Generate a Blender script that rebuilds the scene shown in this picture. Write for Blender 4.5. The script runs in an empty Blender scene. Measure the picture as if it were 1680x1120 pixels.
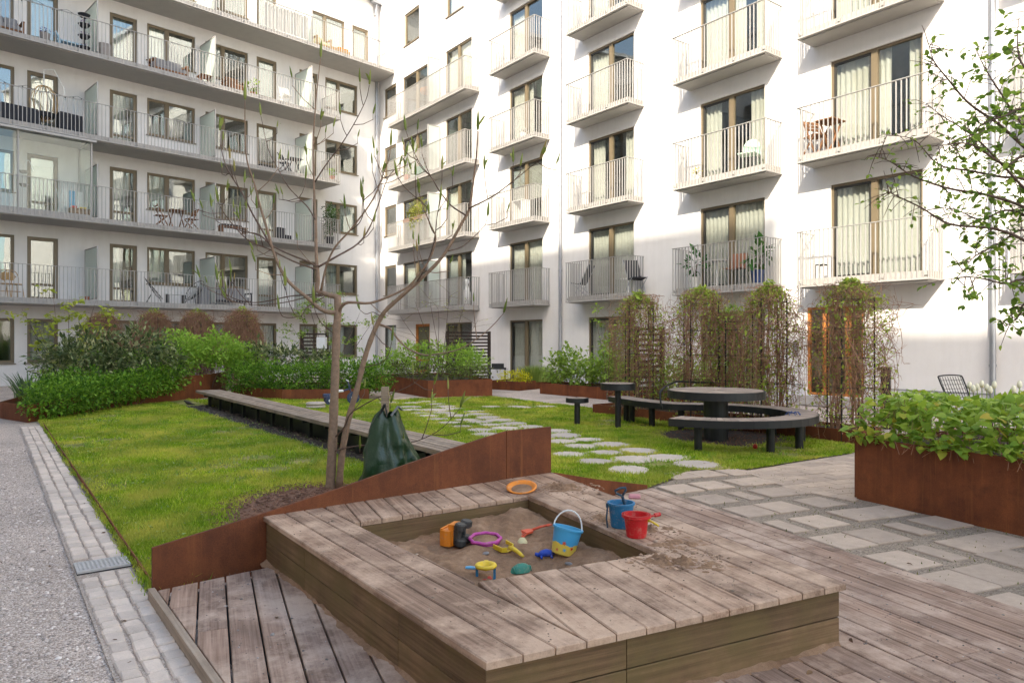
import bpy, math, random
import numpy as np
from mathutils import Vector, Matrix, Quaternion
random.seed(7)
rng = np.random.default_rng(7)
scene = bpy.context.scene
# ---------------------------------------------------------------- camera, sky, sun, exposure
EYE = 1.5
cam_d = bpy.data.cameras.new('camera'); cam = bpy.data.objects.new('camera', cam_d)
scene.collection.objects.link(cam); scene.camera = cam
cam.location = (0, 0, EYE); cam.rotation_euler = (math.radians(90), 0, 0)
cam_d.sensor_width = 36.0; cam_d.lens = 1170 / 1680 * 36; cam_d.clip_end = 600; cam_d.clip_start = .05
SUN_DIR = Vector((.312, .749, -.543)).normalized()       # the way the light travels
world = bpy.data.worlds.new('World'); scene.world = world; world.use_nodes = True
wn = world.node_tree.nodes; wl = world.node_tree.links
sky = wn.new('ShaderNodeTexSky'); sky.sky_type = 'NISHITA'; sky.sun_disc = False
sky.sun_elevation = math.asin(-SUN_DIR.z); sky.sun_rotation = math.atan2(-SUN_DIR.x, -SUN_DIR.y)
sky.air_density = 1.0; sky.dust_density = 2.0; sky.ozone_density = 1.0
bg = wn['Background']; bg.inputs['Strength'].default_value = .15
wl.new(sky.outputs['Color'], bg.inputs['Color'])
sl = bpy.data.lights.new('sun', 'SUN'); sun = bpy.data.objects.new('sun', sl)
scene.collection.objects.link(sun)
sl.energy = 2.0; sl.angle = math.radians(.7); sl.color = (1, .94, .86)
sun.rotation_euler = SUN_DIR.to_track_quat('-Z', 'Y').to_euler(); sun.location = (-12, -30, 40)
vs = scene.view_settings
vs.view_transform = 'Standard'; vs.look = 'None'; vs.gamma = 1.0; vs.exposure = 2.06
try:
    vs.use_white_balance = True; vs.white_balance_temperature = 7100; vs.white_balance_tint = 6
except Exception: pass
scene.cycles.max_bounces = 8; scene.cycles.diffuse_bounces = 5; scene.cycles.transparent_max_bounces = 24
scene.cycles.sample_clamp_indirect = 6.0
COL = scene.collection
# ---------------------------------------------------------------- helpers
def tag(o, label=None, cat=None, group=None, kind=None):
    if label: o['label'] = label
    if cat: o['category'] = cat
    if group: o['group'] = group
    if kind: o['kind'] = kind
    return o
def empty(name, loc=(0, 0, 0), rz=0, parent=None):
    o = bpy.data.objects.new(name, None); COL.objects.link(o)
    o.location = loc; o.rotation_euler = (0, 0, rz); o.empty_display_size = .2
    if parent: o.parent = parent
    return o
def mo(name, me, parent=None, loc=(0, 0, 0), rot=(0, 0, 0), scale=None):
    o = bpy.data.objects.new(name, me); COL.objects.link(o)
    o.location = loc; o.rotation_euler = rot
    if scale is not None: o.scale = (scale,) * 3 if isinstance(scale, (int, float)) else scale
    if parent: o.parent = parent
    return o
def nrm(v): return Vector(v).normalized()
class MB:
    def __init__(s): s.v = []; s.f = []; s.m = []
    def add(s, vs_, fs, m=0):
        b = len(s.v); s.v += [tuple(p) for p in vs_]
        for f in fs: s.f.append(tuple(i + b for i in f)); s.m.append(m)
        return s
    def box(s, x0, x1, y0, y1, z0, z1, m=0):
        return s.add([(x0,y0,z0),(x1,y0,z0),(x1,y1,z0),(x0,y1,z0),(x0,y0,z1),(x1,y0,z1),(x1,y1,z1),(x0,y1,z1)],
              [(0,3,2,1),(4,5,6,7),(0,1,5,4),(1,2,6,5),(2,3,7,6),(3,0,4,7)], m)
    def bar(s, a, b, w, h, m=0, up=(0, 0, 1)):           # box beam from a to b, width w, height h
        a = Vector(a); b = Vector(b); d = (b - a).normalized(); up = Vector(up)
        x = d.cross(up)
        if x.length < 1e-4: x = d.cross(Vector((1, 0, 0)))
        x.normalize(); u = x.cross(d)
        P = []
        for p in (a, b):
            for i, j in ((-1,-1),(1,-1),(1,1),(-1,1)): P.append(p + x*(w/2*i) + u*(h/2*j))
        return s.add(P, [(0,1,2,3),(7,6,5,4),(0,4,5,1),(1,5,6,2),(2,6,7,3),(3,7,4,0)], m)
    def prism(s, poly, z0, z1, c=0, m=0):                # convex polygon (ccw), chamfered top
        n = len(poly); V = [(x, y, z0) for x, y in poly]; F = [tuple(range(n))[::-1]]
        if c > 0:
            cx = sum(p[0] for p in poly)/n; cy = sum(p[1] for p in poly)/n
            ins = inset(poly, c)
            V += [(x, y, z1-c) for x, y in poly] + [(x, y, z1) for x, y in ins]
            for i in range(n):
                j = (i+1) % n; F += [(i, j, n+j, n+i), (n+i, n+j, 2*n+j, 2*n+i)]
            F.append(tuple(range(2*n, 3*n)))
        else:
            V += [(x, y, z1) for x, y in poly]
            for i in range(n): j = (i+1) % n; F.append((i, j, n+j, n+i))
            F.append(tuple(range(n, 2*n)))
        return s.add(V, F, m)
    def tube(s, path, r, n=6, m=0, cap=True):
        P = [Vector(p) for p in path]; k = len(P)
        if isinstance(r, (int, float)): r = [r]*k
        V = []; ref = None
        for i in range(k):
            d = (P[min(i+1, k-1)] - P[max(i-1, 0)])
            d = d.normalized() if d.length > 1e-9 else Vector((0, 0, 1))
            if ref is None: ref = d.orthogonal().normalized()
            x = (ref - d*ref.dot(d))
            x = x.normalized() if x.length > 1e-6 else d.orthogonal().normalized()
            ref = x; y = d.cross(x)
            for j in range(n):
                a = 2*math.pi*j/n; V.append(P[i] + x*(r[i]*math.cos(a)) + y*(r[i]*math.sin(a)))
        F = []
        for i in range(k-1):
            for j in range(n): jj = (j+1) % n; F.append((i*n+j, i*n+jj, (i+1)*n+jj, (i+1)*n+j))
        if cap: F.append(tuple(range(n))[::-1]); F.append(tuple(range((k-1)*n, k*n)))
        return s.add(V, F, m)
    def lathe(s, prof, n=16, c=(0, 0, 0), m=0, mat=None, arc=(0, 2*math.pi)):
        V = []; F = []; k = len(prof); full = abs(arc[1]-arc[0]-2*math.pi) < 1e-6
        N = n if full else n+1
        for i in range(N):
            a = arc[0] + (arc[1]-arc[0])*i/n
            for r, z in prof:
                p = Vector((r*math.cos(a), r*math.sin(a), z))
                if mat is not None: p = mat @ p
                V.append(p + Vector(c))
        for i in range(n):
            j = (i+1) % N
            for q in range(k-1): F.append((i*k+q, j*k+q, j*k+q+1, i*k+q+1))
        return s.add(V, F, m)
    def mesh(s, name, mats, smooth=False):
        me = bpy.data.meshes.new(name); me.from_pydata(s.v, [], s.f)
        for mt in (mats if isinstance(mats, (list, tuple)) else [mats]): me.materials.append(mt)
        if any(s.m): me.polygons.foreach_set('material_index', s.m)
        if smooth: me.polygons.foreach_set('use_smooth', [True]*len(s.f))
        me.update(); return me
    def build(s, name, mats, parent=None, loc=(0, 0, 0), rot=(0, 0, 0), smooth=False):
        return mo(name, s.mesh(name, mats, smooth), parent, loc, rot)
def np_mesh(name, V, F, mat, smooth=False):
    V = np.asarray(V, np.float32); F = np.asarray(F, np.int32); k = F.shape[1]
    me = bpy.data.meshes.new(name)
    me.vertices.add(len(V)); me.vertices.foreach_set('co', V.ravel())
    me.loops.add(F.size); me.loops.foreach_set('vertex_index', F.ravel())
    me.polygons.add(len(F)); me.polygons.foreach_set('loop_start', np.arange(0, F.size, k, dtype=np.int32))
    me.polygons.foreach_set('loop_total', np.full(len(F), k, np.int32))
    if smooth: me.polygons.foreach_set('use_smooth', np.ones(len(F), bool))
    me.materials.append(mat); me.update(calc_edges=True); return me
def area(poly): return .5*sum(poly[i][0]*poly[(i+1) % len(poly)][1]-poly[(i+1) % len(poly)][0]*poly[i][1] for i in range(len(poly)))
def inset(poly, c):
    n = len(poly); out = []
    for i in range(n):
        p0 = Vector(poly[i-1]); p1 = Vector(poly[i]); p2 = Vector(poly[(i+1) % n])
        d1 = (p1-p0).normalized(); d2 = (p2-p1).normalized()
        n1 = Vector((-d1.y, d1.x)); n2 = Vector((-d2.y, d2.x))
        b = n1+n2
        if b.length < 1e-5: out.append(tuple(p1+n1*c)); continue
        b.normalize(); out.append(tuple(p1 + b*min(c/max(b.dot(n1), .35), 2.5*c)))
    return out
def clip(poly, p, nv):                                    # keep the side where (q-p).nv >= 0
    out = []
    for i in range(len(poly)):
        a = poly[i]; b = poly[(i+1) % len(poly)]
        da = (a[0]-p[0])*nv[0]+(a[1]-p[1])*nv[1]; db = (b[0]-p[0])*nv[0]+(b[1]-p[1])*nv[1]
        if da >= 0: out.append(a)
        if (da >= 0) != (db >= 0):
            t = da/(da-db); out.append((a[0]+t*(b[0]-a[0]), a[1]+t*(b[1]-a[1])))
    res = []
    for q in out:
        if not res or math.hypot(q[0]-res[-1][0], q[1]-res[-1][1]) > 1e-4: res.append(q)
    if len(res) > 1 and math.hypot(res[0][0]-res[-1][0], res[0][1]-res[-1][1]) < 1e-4: res.pop()
    return res
def clip_in(poly, region):                                # intersection with convex ccw region
    for i in range(len(region)):
        if len(poly) < 3: return []
        a = region[i]; b = region[(i+1) % len(region)]
        poly = clip(poly, a, (-(b[1]-a[1]), b[0]-a[0]))
    return poly if len(poly) >= 3 else []
def clip_out(poly, region):                               # list of convex pieces outside convex ccw region
    pieces = []
    for i in range(len(region)):
        if len(poly) < 3: break
        a = region[i]; b = region[(i+1) % len(region)]; nv = (-(b[1]-a[1]), b[0]-a[0])
        o = clip(poly, a, (-nv[0], -nv[1]))
        if len(o) >= 3 and abs(area(o)) > 2e-4: pieces.append(o)
        poly = clip(poly, a, nv)
    return pieces
def in_poly(x, y, poly):                                  # vectorised
    inside = np.zeros(len(x), bool); n = len(poly); j = n-1
    for i in range(n):
        xi, yi = poly[i]; xj, yj = poly[j]
        c = ((yi > y) != (yj > y)) & (x < (xj-xi)*(y-yi)/((yj-yi) or 1e-9)+xi)
        inside ^= c; j = i
    return inside
def G(px, py, h=0.0):                                     # survey: photo point on the level plane z = h
    Y = (EYE-h)*1170/(py-560); return ((px-840)/1170*Y, Y)
def spline(pts, n=8):                                     # Catmull-Rom through points
    P = [Vector(p) for p in pts]; P = [P[0]*2-P[1]] + P + [P[-1]*2-P[-2]]; out = []
    for i in range(1, len(P)-2):
        for k in range(n):
            t = k/n; a, b, c, d = P[i-1:i+3]
            out.append(.5*((2*b)+(c-a)*t+(2*a-5*b+4*c-d)*t*t+(3*b-a-3*c+d)*t**3))
    out.append(P[-2]); return out
# ---------------------------------------------------------------- materials
def new_mat(name):
    m = bpy.data.materials.new(name); m.use_nodes = True
    nt = m.node_tree; b = nt.nodes['Principled BSDF']; return m, nt, b
def N(nt, t, **kw):
    n = nt.nodes.new(t)
    for k, v in kw.items():
        if k in n.inputs: n.inputs[k].default_value = v
        else: setattr(n, k, v)
    return n
def ramp(nt, fac, stops):
    r = nt.nodes.new('ShaderNodeValToRGB'); e = r.color_ramp.elements
    while len(e) < len(stops): e.new(.5)
    for i, (p, c) in enumerate(stops):
        e[i].position = p; e[i].color = (*c, 1) if len(c) == 3 else c
    nt.links.new(fac, r.inputs['Fac']); return r.outputs['Color']
def mixc(nt, fac, a, b, mode='MIX'):
    n = nt.nodes.new('ShaderNodeMix'); n.data_type = 'RGBA'; n.blend_type = mode
    for sock, v in ((n.inputs[0], fac), (n.inputs[6], a), (n.inputs[7], b)):
        if hasattr(v, 'links'): nt.links.new(v, sock)
        else: sock.default_value = v if not isinstance(v, (tuple, list)) else (*v[:3], 1)
    return n.outputs[2]
def coords(nt, rot=0, scale=(1, 1, 1), off=False):
    t = N(nt, 'ShaderNodeTexCoord'); mp = N(nt, 'ShaderNodeMapping'); m2 = N(nt, 'ShaderNodeMapping')
    mp.inputs['Rotation'].default_value = (0, 0, rot); m2.inputs['Scale'].default_value = scale
    nt.links.new(mp.outputs['Vector'], m2.inputs['Vector'])
    if off:
        oi = N(nt, 'ShaderNodeObjectInfo'); a = N(nt, 'ShaderNodeVectorMath', operation='ADD')
        m = N(nt, 'ShaderNodeMath', operation='MULTIPLY'); m.inputs[1].default_value = 37
        nt.links.new(oi.outputs['Random'], m.inputs[0]); nt.links.new(t.outputs['Object'], a.inputs[0])
        nt.links.new(m.outputs[0], a.inputs[1]); nt.links.new(a.outputs[0], mp.inputs['Vector'])
    else: nt.links.new(t.outputs['Object'], mp.inputs['Vector'])
    return m2.outputs['Vector']
def noise(nt, vec, scale, detail=4, rough=.6, out='Fac'):
    n = N(nt, 'ShaderNodeTexNoise'); n.inputs['Scale'].default_value = scale
    n.inputs['Detail'].default_value = detail; n.inputs['Roughness'].default_value = rough
    nt.links.new(vec, n.inputs['Vector']); return n.outputs[out]
def bump(nt, b, h, strength=.3, dist=.01):
    n = N(nt, 'ShaderNodeBump'); n.inputs['Strength'].default_value = strength; n.inputs['Distance'].default_value = dist
    nt.links.new(h, n.inputs['Height']); nt.links.new(n.outputs[0], b.inputs['Normal'])
def sc(c, k): return tuple(min(1, x*k) for x in c[:3])
def plain(name, c, rough=.5, var=.12, scale=6, bmp=0, bscale=80, metal=0, rnd=0, spec=.5):
    m, nt, b = new_mat(name); v = coords(nt)
    f = noise(nt, v, scale)
    col = ramp(nt, f, [(.25, sc(c, 1-var)), (.75, sc(c, 1+var))])
    if rnd:
        oi = N(nt, 'ShaderNodeObjectInfo')
        col = mixc(nt, 1, col, ramp(nt, oi.outputs['Random'], [(0, (1-rnd,)*3), (1, (1, 1, 1))]), 'MULTIPLY')
    nt.links.new(col, b.inputs['Base Color'])
    b.inputs['Roughness'].default_value = rough; b.inputs['Metallic'].default_value = metal
    b.inputs['Specular IOR Level'].default_value = spec
    if bmp: bump(nt, b, noise(nt, v, bscale), bmp, .01)
    return m
def wood(name, c1, c2, rot=0, stain=None, grain=55, rough=.75, alongx=True, algae=None, zdirt=None):
    m, nt, b = new_mat(name)
    v = coords(nt, rot, (1.2, grain, grain) if alongx else (grain, 1.2, grain), True)
    v2 = coords(nt, rot, (1, 1, 1), True); v3 = coords(nt)
    g = noise(nt, v, 1, 6, .65)
    col = ramp(nt, g, [(.28, c1), (.72, c2)])
    lf = noise(nt, v2, 3.2, 5, .6)
    col = mixc(nt, .75, col, ramp(nt, lf, [(.3, (.55, .53, .51)), (.62, (1.1, 1.1, 1.1))]), 'MULTIPLY')
    oi = N(nt, 'ShaderNodeObjectInfo')
    col = mixc(nt, .8, col, ramp(nt, oi.outputs['Random'], [(0, (.78, .78, .8)), (1, (1.15, 1.12, 1.08))]), 'MULTIPLY')
    if algae:
        col = mixc(nt, ramp(nt, noise(nt, v3, 2.6, 5, .7), [(.42, (0, 0, 0)), (.62, (.75, .75, .75))]), col, algae)
    if stain:                                             # sand and dust trodden into the boards
        s1 = ramp(nt, noise(nt, v3, 1.9, 7, .72), [(.47, (0, 0, 0)), (.62, (.85, .85, .85))])
        col = mixc(nt, s1, col, stain)
    fine = noise(nt, v3, 190, 3)
    col = mixc(nt, .35, col, ramp(nt, fine, [(.3, (.7, .7, .7)), (.7, (1.15, 1.15, 1.15))]), 'MULTIPLY')
    nt.links.new(col, b.inputs['Base Color']); b.inputs['Roughness'].default_value = rough
    b.inputs['Specular IOR Level'].default_value = .25
    bump(nt, b, g, .35, .006); return m
def rust(name):
    m, nt, b = new_mat(name); v = coords(nt); vs_ = coords(nt, 0, (5, 5, .6))
    a = noise(nt, v, 2.2, 8, .7); s_ = noise(nt, vs_, 1.6, 5, .6); g = noise(nt, v, 130, 3, .6)
    col = ramp(nt, a, [(.3, (.105, .031, .012)), (.5, (.175, .052, .018)), (.72, (.245, .078, .026))])
    col = mixc(nt, .55, col, ramp(nt, s_, [(.3, (.65, .6, .58)), (.7, (1.2, 1.15, 1.1))]), 'MULTIPLY')
    col = mixc(nt, .6, col, ramp(nt, g, [(.3, (.6, .6, .6)), (.7, (1.3, 1.3, 1.3))]), 'MULTIPLY')
    run = noise(nt, coords(nt, 0, (14, 14, .5)), 1.5, 6, .7)
    col = mixc(nt, ramp(nt, run, [(.56, (0, 0, 0)), (.72, (.55, .55, .55))]), col, (.29, .10, .028))
    col = mixc(nt, ramp(nt, noise(nt, v, 5, 8, .75), [(.55, (0, 0, 0)), (.70, (.6, .6, .6))]), col, (.075, .024, .011))
    oi = N(nt, 'ShaderNodeObjectInfo')
    col = mixc(nt, .5, col, ramp(nt, oi.outputs['Random'], [(0, (.7, .7, .7)), (1, (1.2, 1.2, 1.2))]), 'MULTIPLY')
    nt.links.new(col, b.inputs['Base Color']); b.inputs['Roughness'].default_value = .72
    b.inputs['Specular IOR Level'].default_value = .35
    bump(nt, b, g, .25, .002); return m
def leafmat(name, dark, light, trans=.35, rough=.45, tip=None):
    m, nt, b = new_mat(name); g = N(nt, 'ShaderNodeNewGeometry'); oi = N(nt, 'ShaderNodeObjectInfo')
    ad = N(nt, 'ShaderNodeMath', operation='ADD'); fr = N(nt, 'ShaderNodeMath', operation='FRACT')
    nt.links.new(g.outputs['Random Per Island'], ad.inputs[0]); nt.links.new(oi.outputs['Random'], ad.inputs[1])
    nt.links.new(ad.outputs[0], fr.inputs[0])
    stops = [(0, dark), (.55, tuple((x+y)/2 for x, y in zip(dark, light))), (.9, light)]
    if tip: stops.append((1, tip))
    col = ramp(nt, fr.outputs[0], stops)
    v = coords(nt); col = mixc(nt, .4, col, ramp(nt, noise(nt, v, 3.5, 3), [(.3, (.7, .75, .7)), (.7, (1.2, 1.15, 1.1))]), 'MULTIPLY')
    nt.links.new(col, b.inputs['Base Color']); b.inputs['Roughness'].default_value = rough
    b.inputs['Specular IOR Level'].default_value = .16
    t = N(nt, 'ShaderNodeBsdfTranslucent'); nt.links.new(col, t.inputs['Color'])
    mx = N(nt, 'ShaderNodeMixShader'); mx.inputs[0].default_value = trans
    nt.links.new(b.outputs[0], mx.inputs[1]); nt.links.new(t.outputs[0], mx.inputs[2])
    nt.links.new(mx.outputs[0], nt.nodes['Material Output'].inputs['Surface']); return m
def glassmat(name, tint=(.8, .88, .84), refl=.1, k=1.6):
    m, nt, b = new_mat(name); nt.nodes.remove(b)
    t = N(nt, 'ShaderNodeBsdfTransparent'); t.inputs[0].default_value = (*tint, 1)
    g = N(nt, 'ShaderNodeBsdfGlossy'); g.inputs['Roughness'].default_value = .0; g.inputs[0].default_value = (.92, .96, .95, 1)
    v = coords(nt); bp = N(nt, 'ShaderNodeBump'); bp.inputs['Strength'].default_value = .06; bp.inputs['Distance'].default_value = .03
    nt.links.new(noise(nt, v, 1.1, 2), bp.inputs['Height']); nt.links.new(bp.outputs[0], g.inputs['Normal'])
    f = N(nt, 'ShaderNodeLayerWeight'); f.inputs[0].default_value = .5; pw = N(nt, 'ShaderNodeMath', operation='POWER'); pw.inputs[1].default_value = 3.5
    nt.links.new(f.outputs['Facing'], pw.inputs[0])
    a = N(nt, 'ShaderNodeMath', operation='MULTIPLY_ADD'); a.inputs[1].default_value = k*.55; a.inputs[2].default_value = refl
    a.use_clamp = True; nt.links.new(pw.outputs[0], a.inputs[0])
    mx = N(nt, 'ShaderNodeMixShader'); nt.links.new(a.outputs[0], mx.inputs[0])
    nt.links.new(t.outputs[0], mx.inputs[1]); nt.links.new(g.outputs[0], mx.inputs[2])
    nt.links.new(mx.outputs[0], nt.nodes['Material Output'].inputs['Surface']); return m
def frosted(name, c):
    m, nt, b = new_mat(name); b.inputs['Base Color'].default_value = (*c, 1); b.inputs['Roughness'].default_value = .35
    t = N(nt, 'ShaderNodeBsdfTranslucent'); t.inputs[0].default_value = (*c, 1)
    mx = N(nt, 'ShaderNodeMixShader'); mx.inputs[0].default_value = .5
    nt.links.new(b.outputs[0], mx.inputs[1]); nt.links.new(t.outputs[0], mx.inputs[2])
    nt.links.new(mx.outputs[0], nt.nodes['Material Output'].inputs['Surface']); return m
def plastic(name, c, rough=.42):                          # scuffed toy plastic with patches of dry sand
    m, nt, b = new_mat(name); v = coords(nt)
    col = ramp(nt, noise(nt, v, 9, 4), [(.25, sc(c, .86)), (.75, sc(c, 1.1))])
    d = ramp(nt, noise(nt, v, 26, 7, .75), [(.52, (0, 0, 0)), (.68, (.5, .5, .5))])
    nt.links.new(mixc(nt, d, col, (.40, .29, .21)), b.inputs['Base Color'])
    r = N(nt, 'ShaderNodeMath', operation='MULTIPLY_ADD'); r.inputs[1].default_value = .6; r.inputs[2].default_value = rough-.12
    nt.links.new(noise(nt, v, 30, 4), r.inputs[0]); nt.links.new(r.outputs[0], b.inputs['Roughness']); return m
DA = math.atan2(.92, -.39)                                # deck board direction (away from the viewer)
UA = math.atan2(-.7989, .6015)                            # direction of the right-hand facade
MT = {}
def stucco():
    m, nt, b = new_mat('white_stucco'); v = coords(nt); vs_ = coords(nt, 0, (3.5, 3.5, .35))
    col = ramp(nt, noise(nt, v, 1.3, 6, .65), [(.3, (.70, .675, .66)), (.7, (.76, .738, .725))])
    col = mixc(nt, .5, col, ramp(nt, noise(nt, vs_, 1.4, 6, .7), [(.28, (.90, .89, .875)), (.55, (1, 1, 1))]), 'MULTIPLY')
    nt.links.new(col, b.inputs['Base Color']); b.inputs['Roughness'].default_value = .92; b.inputs['Specular IOR Level'].default_value = .2
    bump(nt, b, noise(nt, v, 60, 6, .75), .35, .008); return m
MT['stucco'] = stucco()
MT['plinth'] = plain('grey_plinth_render', (.62, .62, .63), .9, .05, 3, .2, 200)
MT['bronze'] = plain('bronze_window_frame', (.165, .125, .075), .45, .06, 8)
MT['dark_frame'] = plain('dark_inner_sash', (.035, .033, .03), .45, .06, 8)
MT['railing'] = plain('light_grey_painted_steel', (.37, .352, .335), .5, .04, 8)
MT['slab'] = plain('balcony_slab_paint', (.38, .36, .34), .8, .06, 3, .1, 150)
MT['concrete'] = plain('bare_concrete_edge', (.40, .37, .345), .85, .14, 9, .2, 90)
MT['zinc'] = plain('zinc_pipe', (.36, .37, .40), .4, .08, 6, 0, 80, .6)
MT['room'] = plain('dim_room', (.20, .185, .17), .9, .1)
MT['curtain'] = plain('pale_curtain', (.55, .535, .50), .85, .06, 8)
MT['curtain_g'] = plain('grey_curtain', (.40, .41, .40), .85, .06, 8)
MT['glass'] = glassmat('window_glass', (.885, .90, .88), .07, 1.3)
MT['glass_l'] = glassmat('window_glass_strong', (.88, .92, .90), .17, 1.5)
MT['clear'] = glassmat('clear_glass', (.93, .96, .95), .04, 1.2)
MT['frost'] = frosted('frosted_screen', (.72, .78, .74))
MT['orange_wood'] = wood('orange_wood', (.42, .15, .04), (.60, .24, .07), 0, None, 40)
MT['deck'] = wood('weathered_deck', (.185, .112, .077), (.46, .322, .25), -DA, (.54, .40, .31), 60)
MT['box_top_u'] = wood('box_top_boards', (.175, .102, .064), (.47, .315, .225), -DA, (.57, .40, .285), 60)
MT['box_top_l'] = wood('box_top_boards_left', (.175, .102, .064), (.47, .315, .225), -UA, (.57, .40, .285), 60)
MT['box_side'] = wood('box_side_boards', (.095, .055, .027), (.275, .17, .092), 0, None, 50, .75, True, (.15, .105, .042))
MT['bench_wood'] = wood('grey_bench_boards', (.22, .165, .12), (.42, .34, .27), -UA, None, 60)
MT['table_wood'] = wood('table_boards', (.26, .20, .16), (.46, .37, .30), 0, None, 50)
MT['dark_wood'] = wood('dark_stained_wood', (.028, .02, .016), (.06, .042, .034), 0, None, 50)
MT['stake_wood'] = wood('stake_wood', (.2, .15, .1), (.34, .27, .2), 0, None, 50)
MT['rust'] = rust('corten_rust')
MT['black'] = plain('black_steel', (.012, .0125, .013), .45, .1, 9, .1, 150)
MT['soil'] = plain('soil', (.045, .030, .021), .95, .4, 25, .8, 60)
MT['bark'] = plain('magnolia_bark', (.25, .165, .11), .8, .3, 22, .5, 70)
MT['bark_dark'] = plain('dark_twig_bark', (.12, .072, .052), .8, .25, 20, .3, 70)
MT['vine'] = plain('dry_vine_twigs', (.28, .15, .09), .9, .35, 12)
MT['mulch'] = plain('bark_mulch', (.17, .085, .052), .95, .45, 30, 0)
# ---------------------------------------------------------------- the two wings of the apartment house
CORNER = (-6.617, 35.55)
AR = UA; AL = math.atan2(.7174, .6966)
def zb(k): return 2.75 + 2.9*(k-1)                        # underside of the slab of storey k
R_ = empty('apartment_building', (*CORNER, 0), AR)        # local x runs along the facade, y into the house
tag(R_, 'white rendered wing with small projecting balconies and tall glazed doors, right of the inner corner', 'building')
L_ = empty('apartment_building', (*CORNER, 0), AL)
tag(L_, 'white rendered wing with long access balconies, left of the inner corner', 'building')
CACHE = {}
def cached(key, fn):
    if key not in CACHE: CACHE[key] = fn()
    return CACHE[key]
def facade(root, x0, x1, z0, z1, ops, back=9.0, rev=.15):
    xs = sorted({x0, x1, *[o[0] for o in ops], *[o[1] for o in ops]}); zs = sorted({z0, z1, *[o[2] for o in ops], *[o[3] for o in ops]})
    b = MB()
    for i in range(len(xs)-1):
        for j in range(len(zs)-1):
            cx = (xs[i]+xs[i+1])/2; cz = (zs[j]+zs[j+1])/2
            if any(o[0] < cx < o[1] and o[2] < cz < o[3] for o in ops): continue
            b.add([(xs[i],0,zs[j]),(xs[i+1],0,zs[j]),(xs[i+1],0,zs[j+1]),(xs[i],0,zs[j+1])], [(0,1,2,3)])
    for xa, xb, za, zc in ops:
        b.add([(xa,0,za),(xb,0,za),(xb,0,zc),(xa,0,zc),(xa,rev,za),(xb,rev,za),(xb,rev,zc),(xa,rev,zc)],
              [(0,4,5,1),(1,5,6,2),(2,6,7,3),(3,7,4,0)])
    b.add([(x0,0,z1),(x1,0,z1),(x1,back,z1),(x0,back,z1),(x0,back,z0),(x1,back,z0),(x0,0,z0),(x1,0,z0)],
          [(0,1,2,3),(3,2,5,4),(0,3,4,6),(1,7,5,2)])
    return b.build('wall', MT['stucco'], root)
def frame_mb(w, h, t, y0, y1, b=None, x=0, z=0, m=0):
    b = b or MB()
    b.box(x, x+t, y0, y1, z, z+h, m); b.box(x+w-t, x+w, y0, y1, z, z+h, m)
    b.box(x+t, x+w-t, y0, y1, z, z+t, m); b.box(x+t, x+w-t, y0, y1, z+h-t, z+h, m); return b
def wavy(w, h, amp=.035, per=.13, gather=1.0):
    n = max(6, int(w/per*6)); V = []; F = []
    ph = random.random()*6
    for i in range(n+1):
        x = w*i/n; y = amp*math.sin(2*math.pi*x/per+ph+.7*math.sin(5*x)) + .02*math.sin(3.1*x)
        V += [(x, y*.8, h), (x, y, 0)]
    for i in range(n): F.append((2*i, 2*i+1, 2*i+3, 2*i+2))
    b = MB(); b.add(V, F); return b
def curtain(par, x0, w, z0, h, y=.24, mat='curtain'):
    v = random.randrange(3); wq = round(w, 1); hq = round(h, 2)
    me = cached(('cur', wq, hq, v, mat), lambda: wavy(wq, hq).mesh('curtain', MT[mat], True))
    mo('curtain', me, par, (x0, y, z0))
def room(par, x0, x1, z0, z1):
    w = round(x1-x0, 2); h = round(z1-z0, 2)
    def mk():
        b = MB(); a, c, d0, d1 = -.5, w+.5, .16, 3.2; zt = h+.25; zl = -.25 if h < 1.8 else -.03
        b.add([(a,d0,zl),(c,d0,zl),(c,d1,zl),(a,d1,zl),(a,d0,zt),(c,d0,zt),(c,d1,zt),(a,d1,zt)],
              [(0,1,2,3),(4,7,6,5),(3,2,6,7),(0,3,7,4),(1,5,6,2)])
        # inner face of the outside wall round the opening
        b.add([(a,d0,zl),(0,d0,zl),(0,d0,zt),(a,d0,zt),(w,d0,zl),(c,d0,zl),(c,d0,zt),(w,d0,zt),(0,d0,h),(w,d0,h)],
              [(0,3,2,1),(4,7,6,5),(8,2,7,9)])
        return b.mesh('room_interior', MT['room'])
    mo('room_interior', cached(('room', w, h), mk), par, (0, 0, 0))
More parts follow.
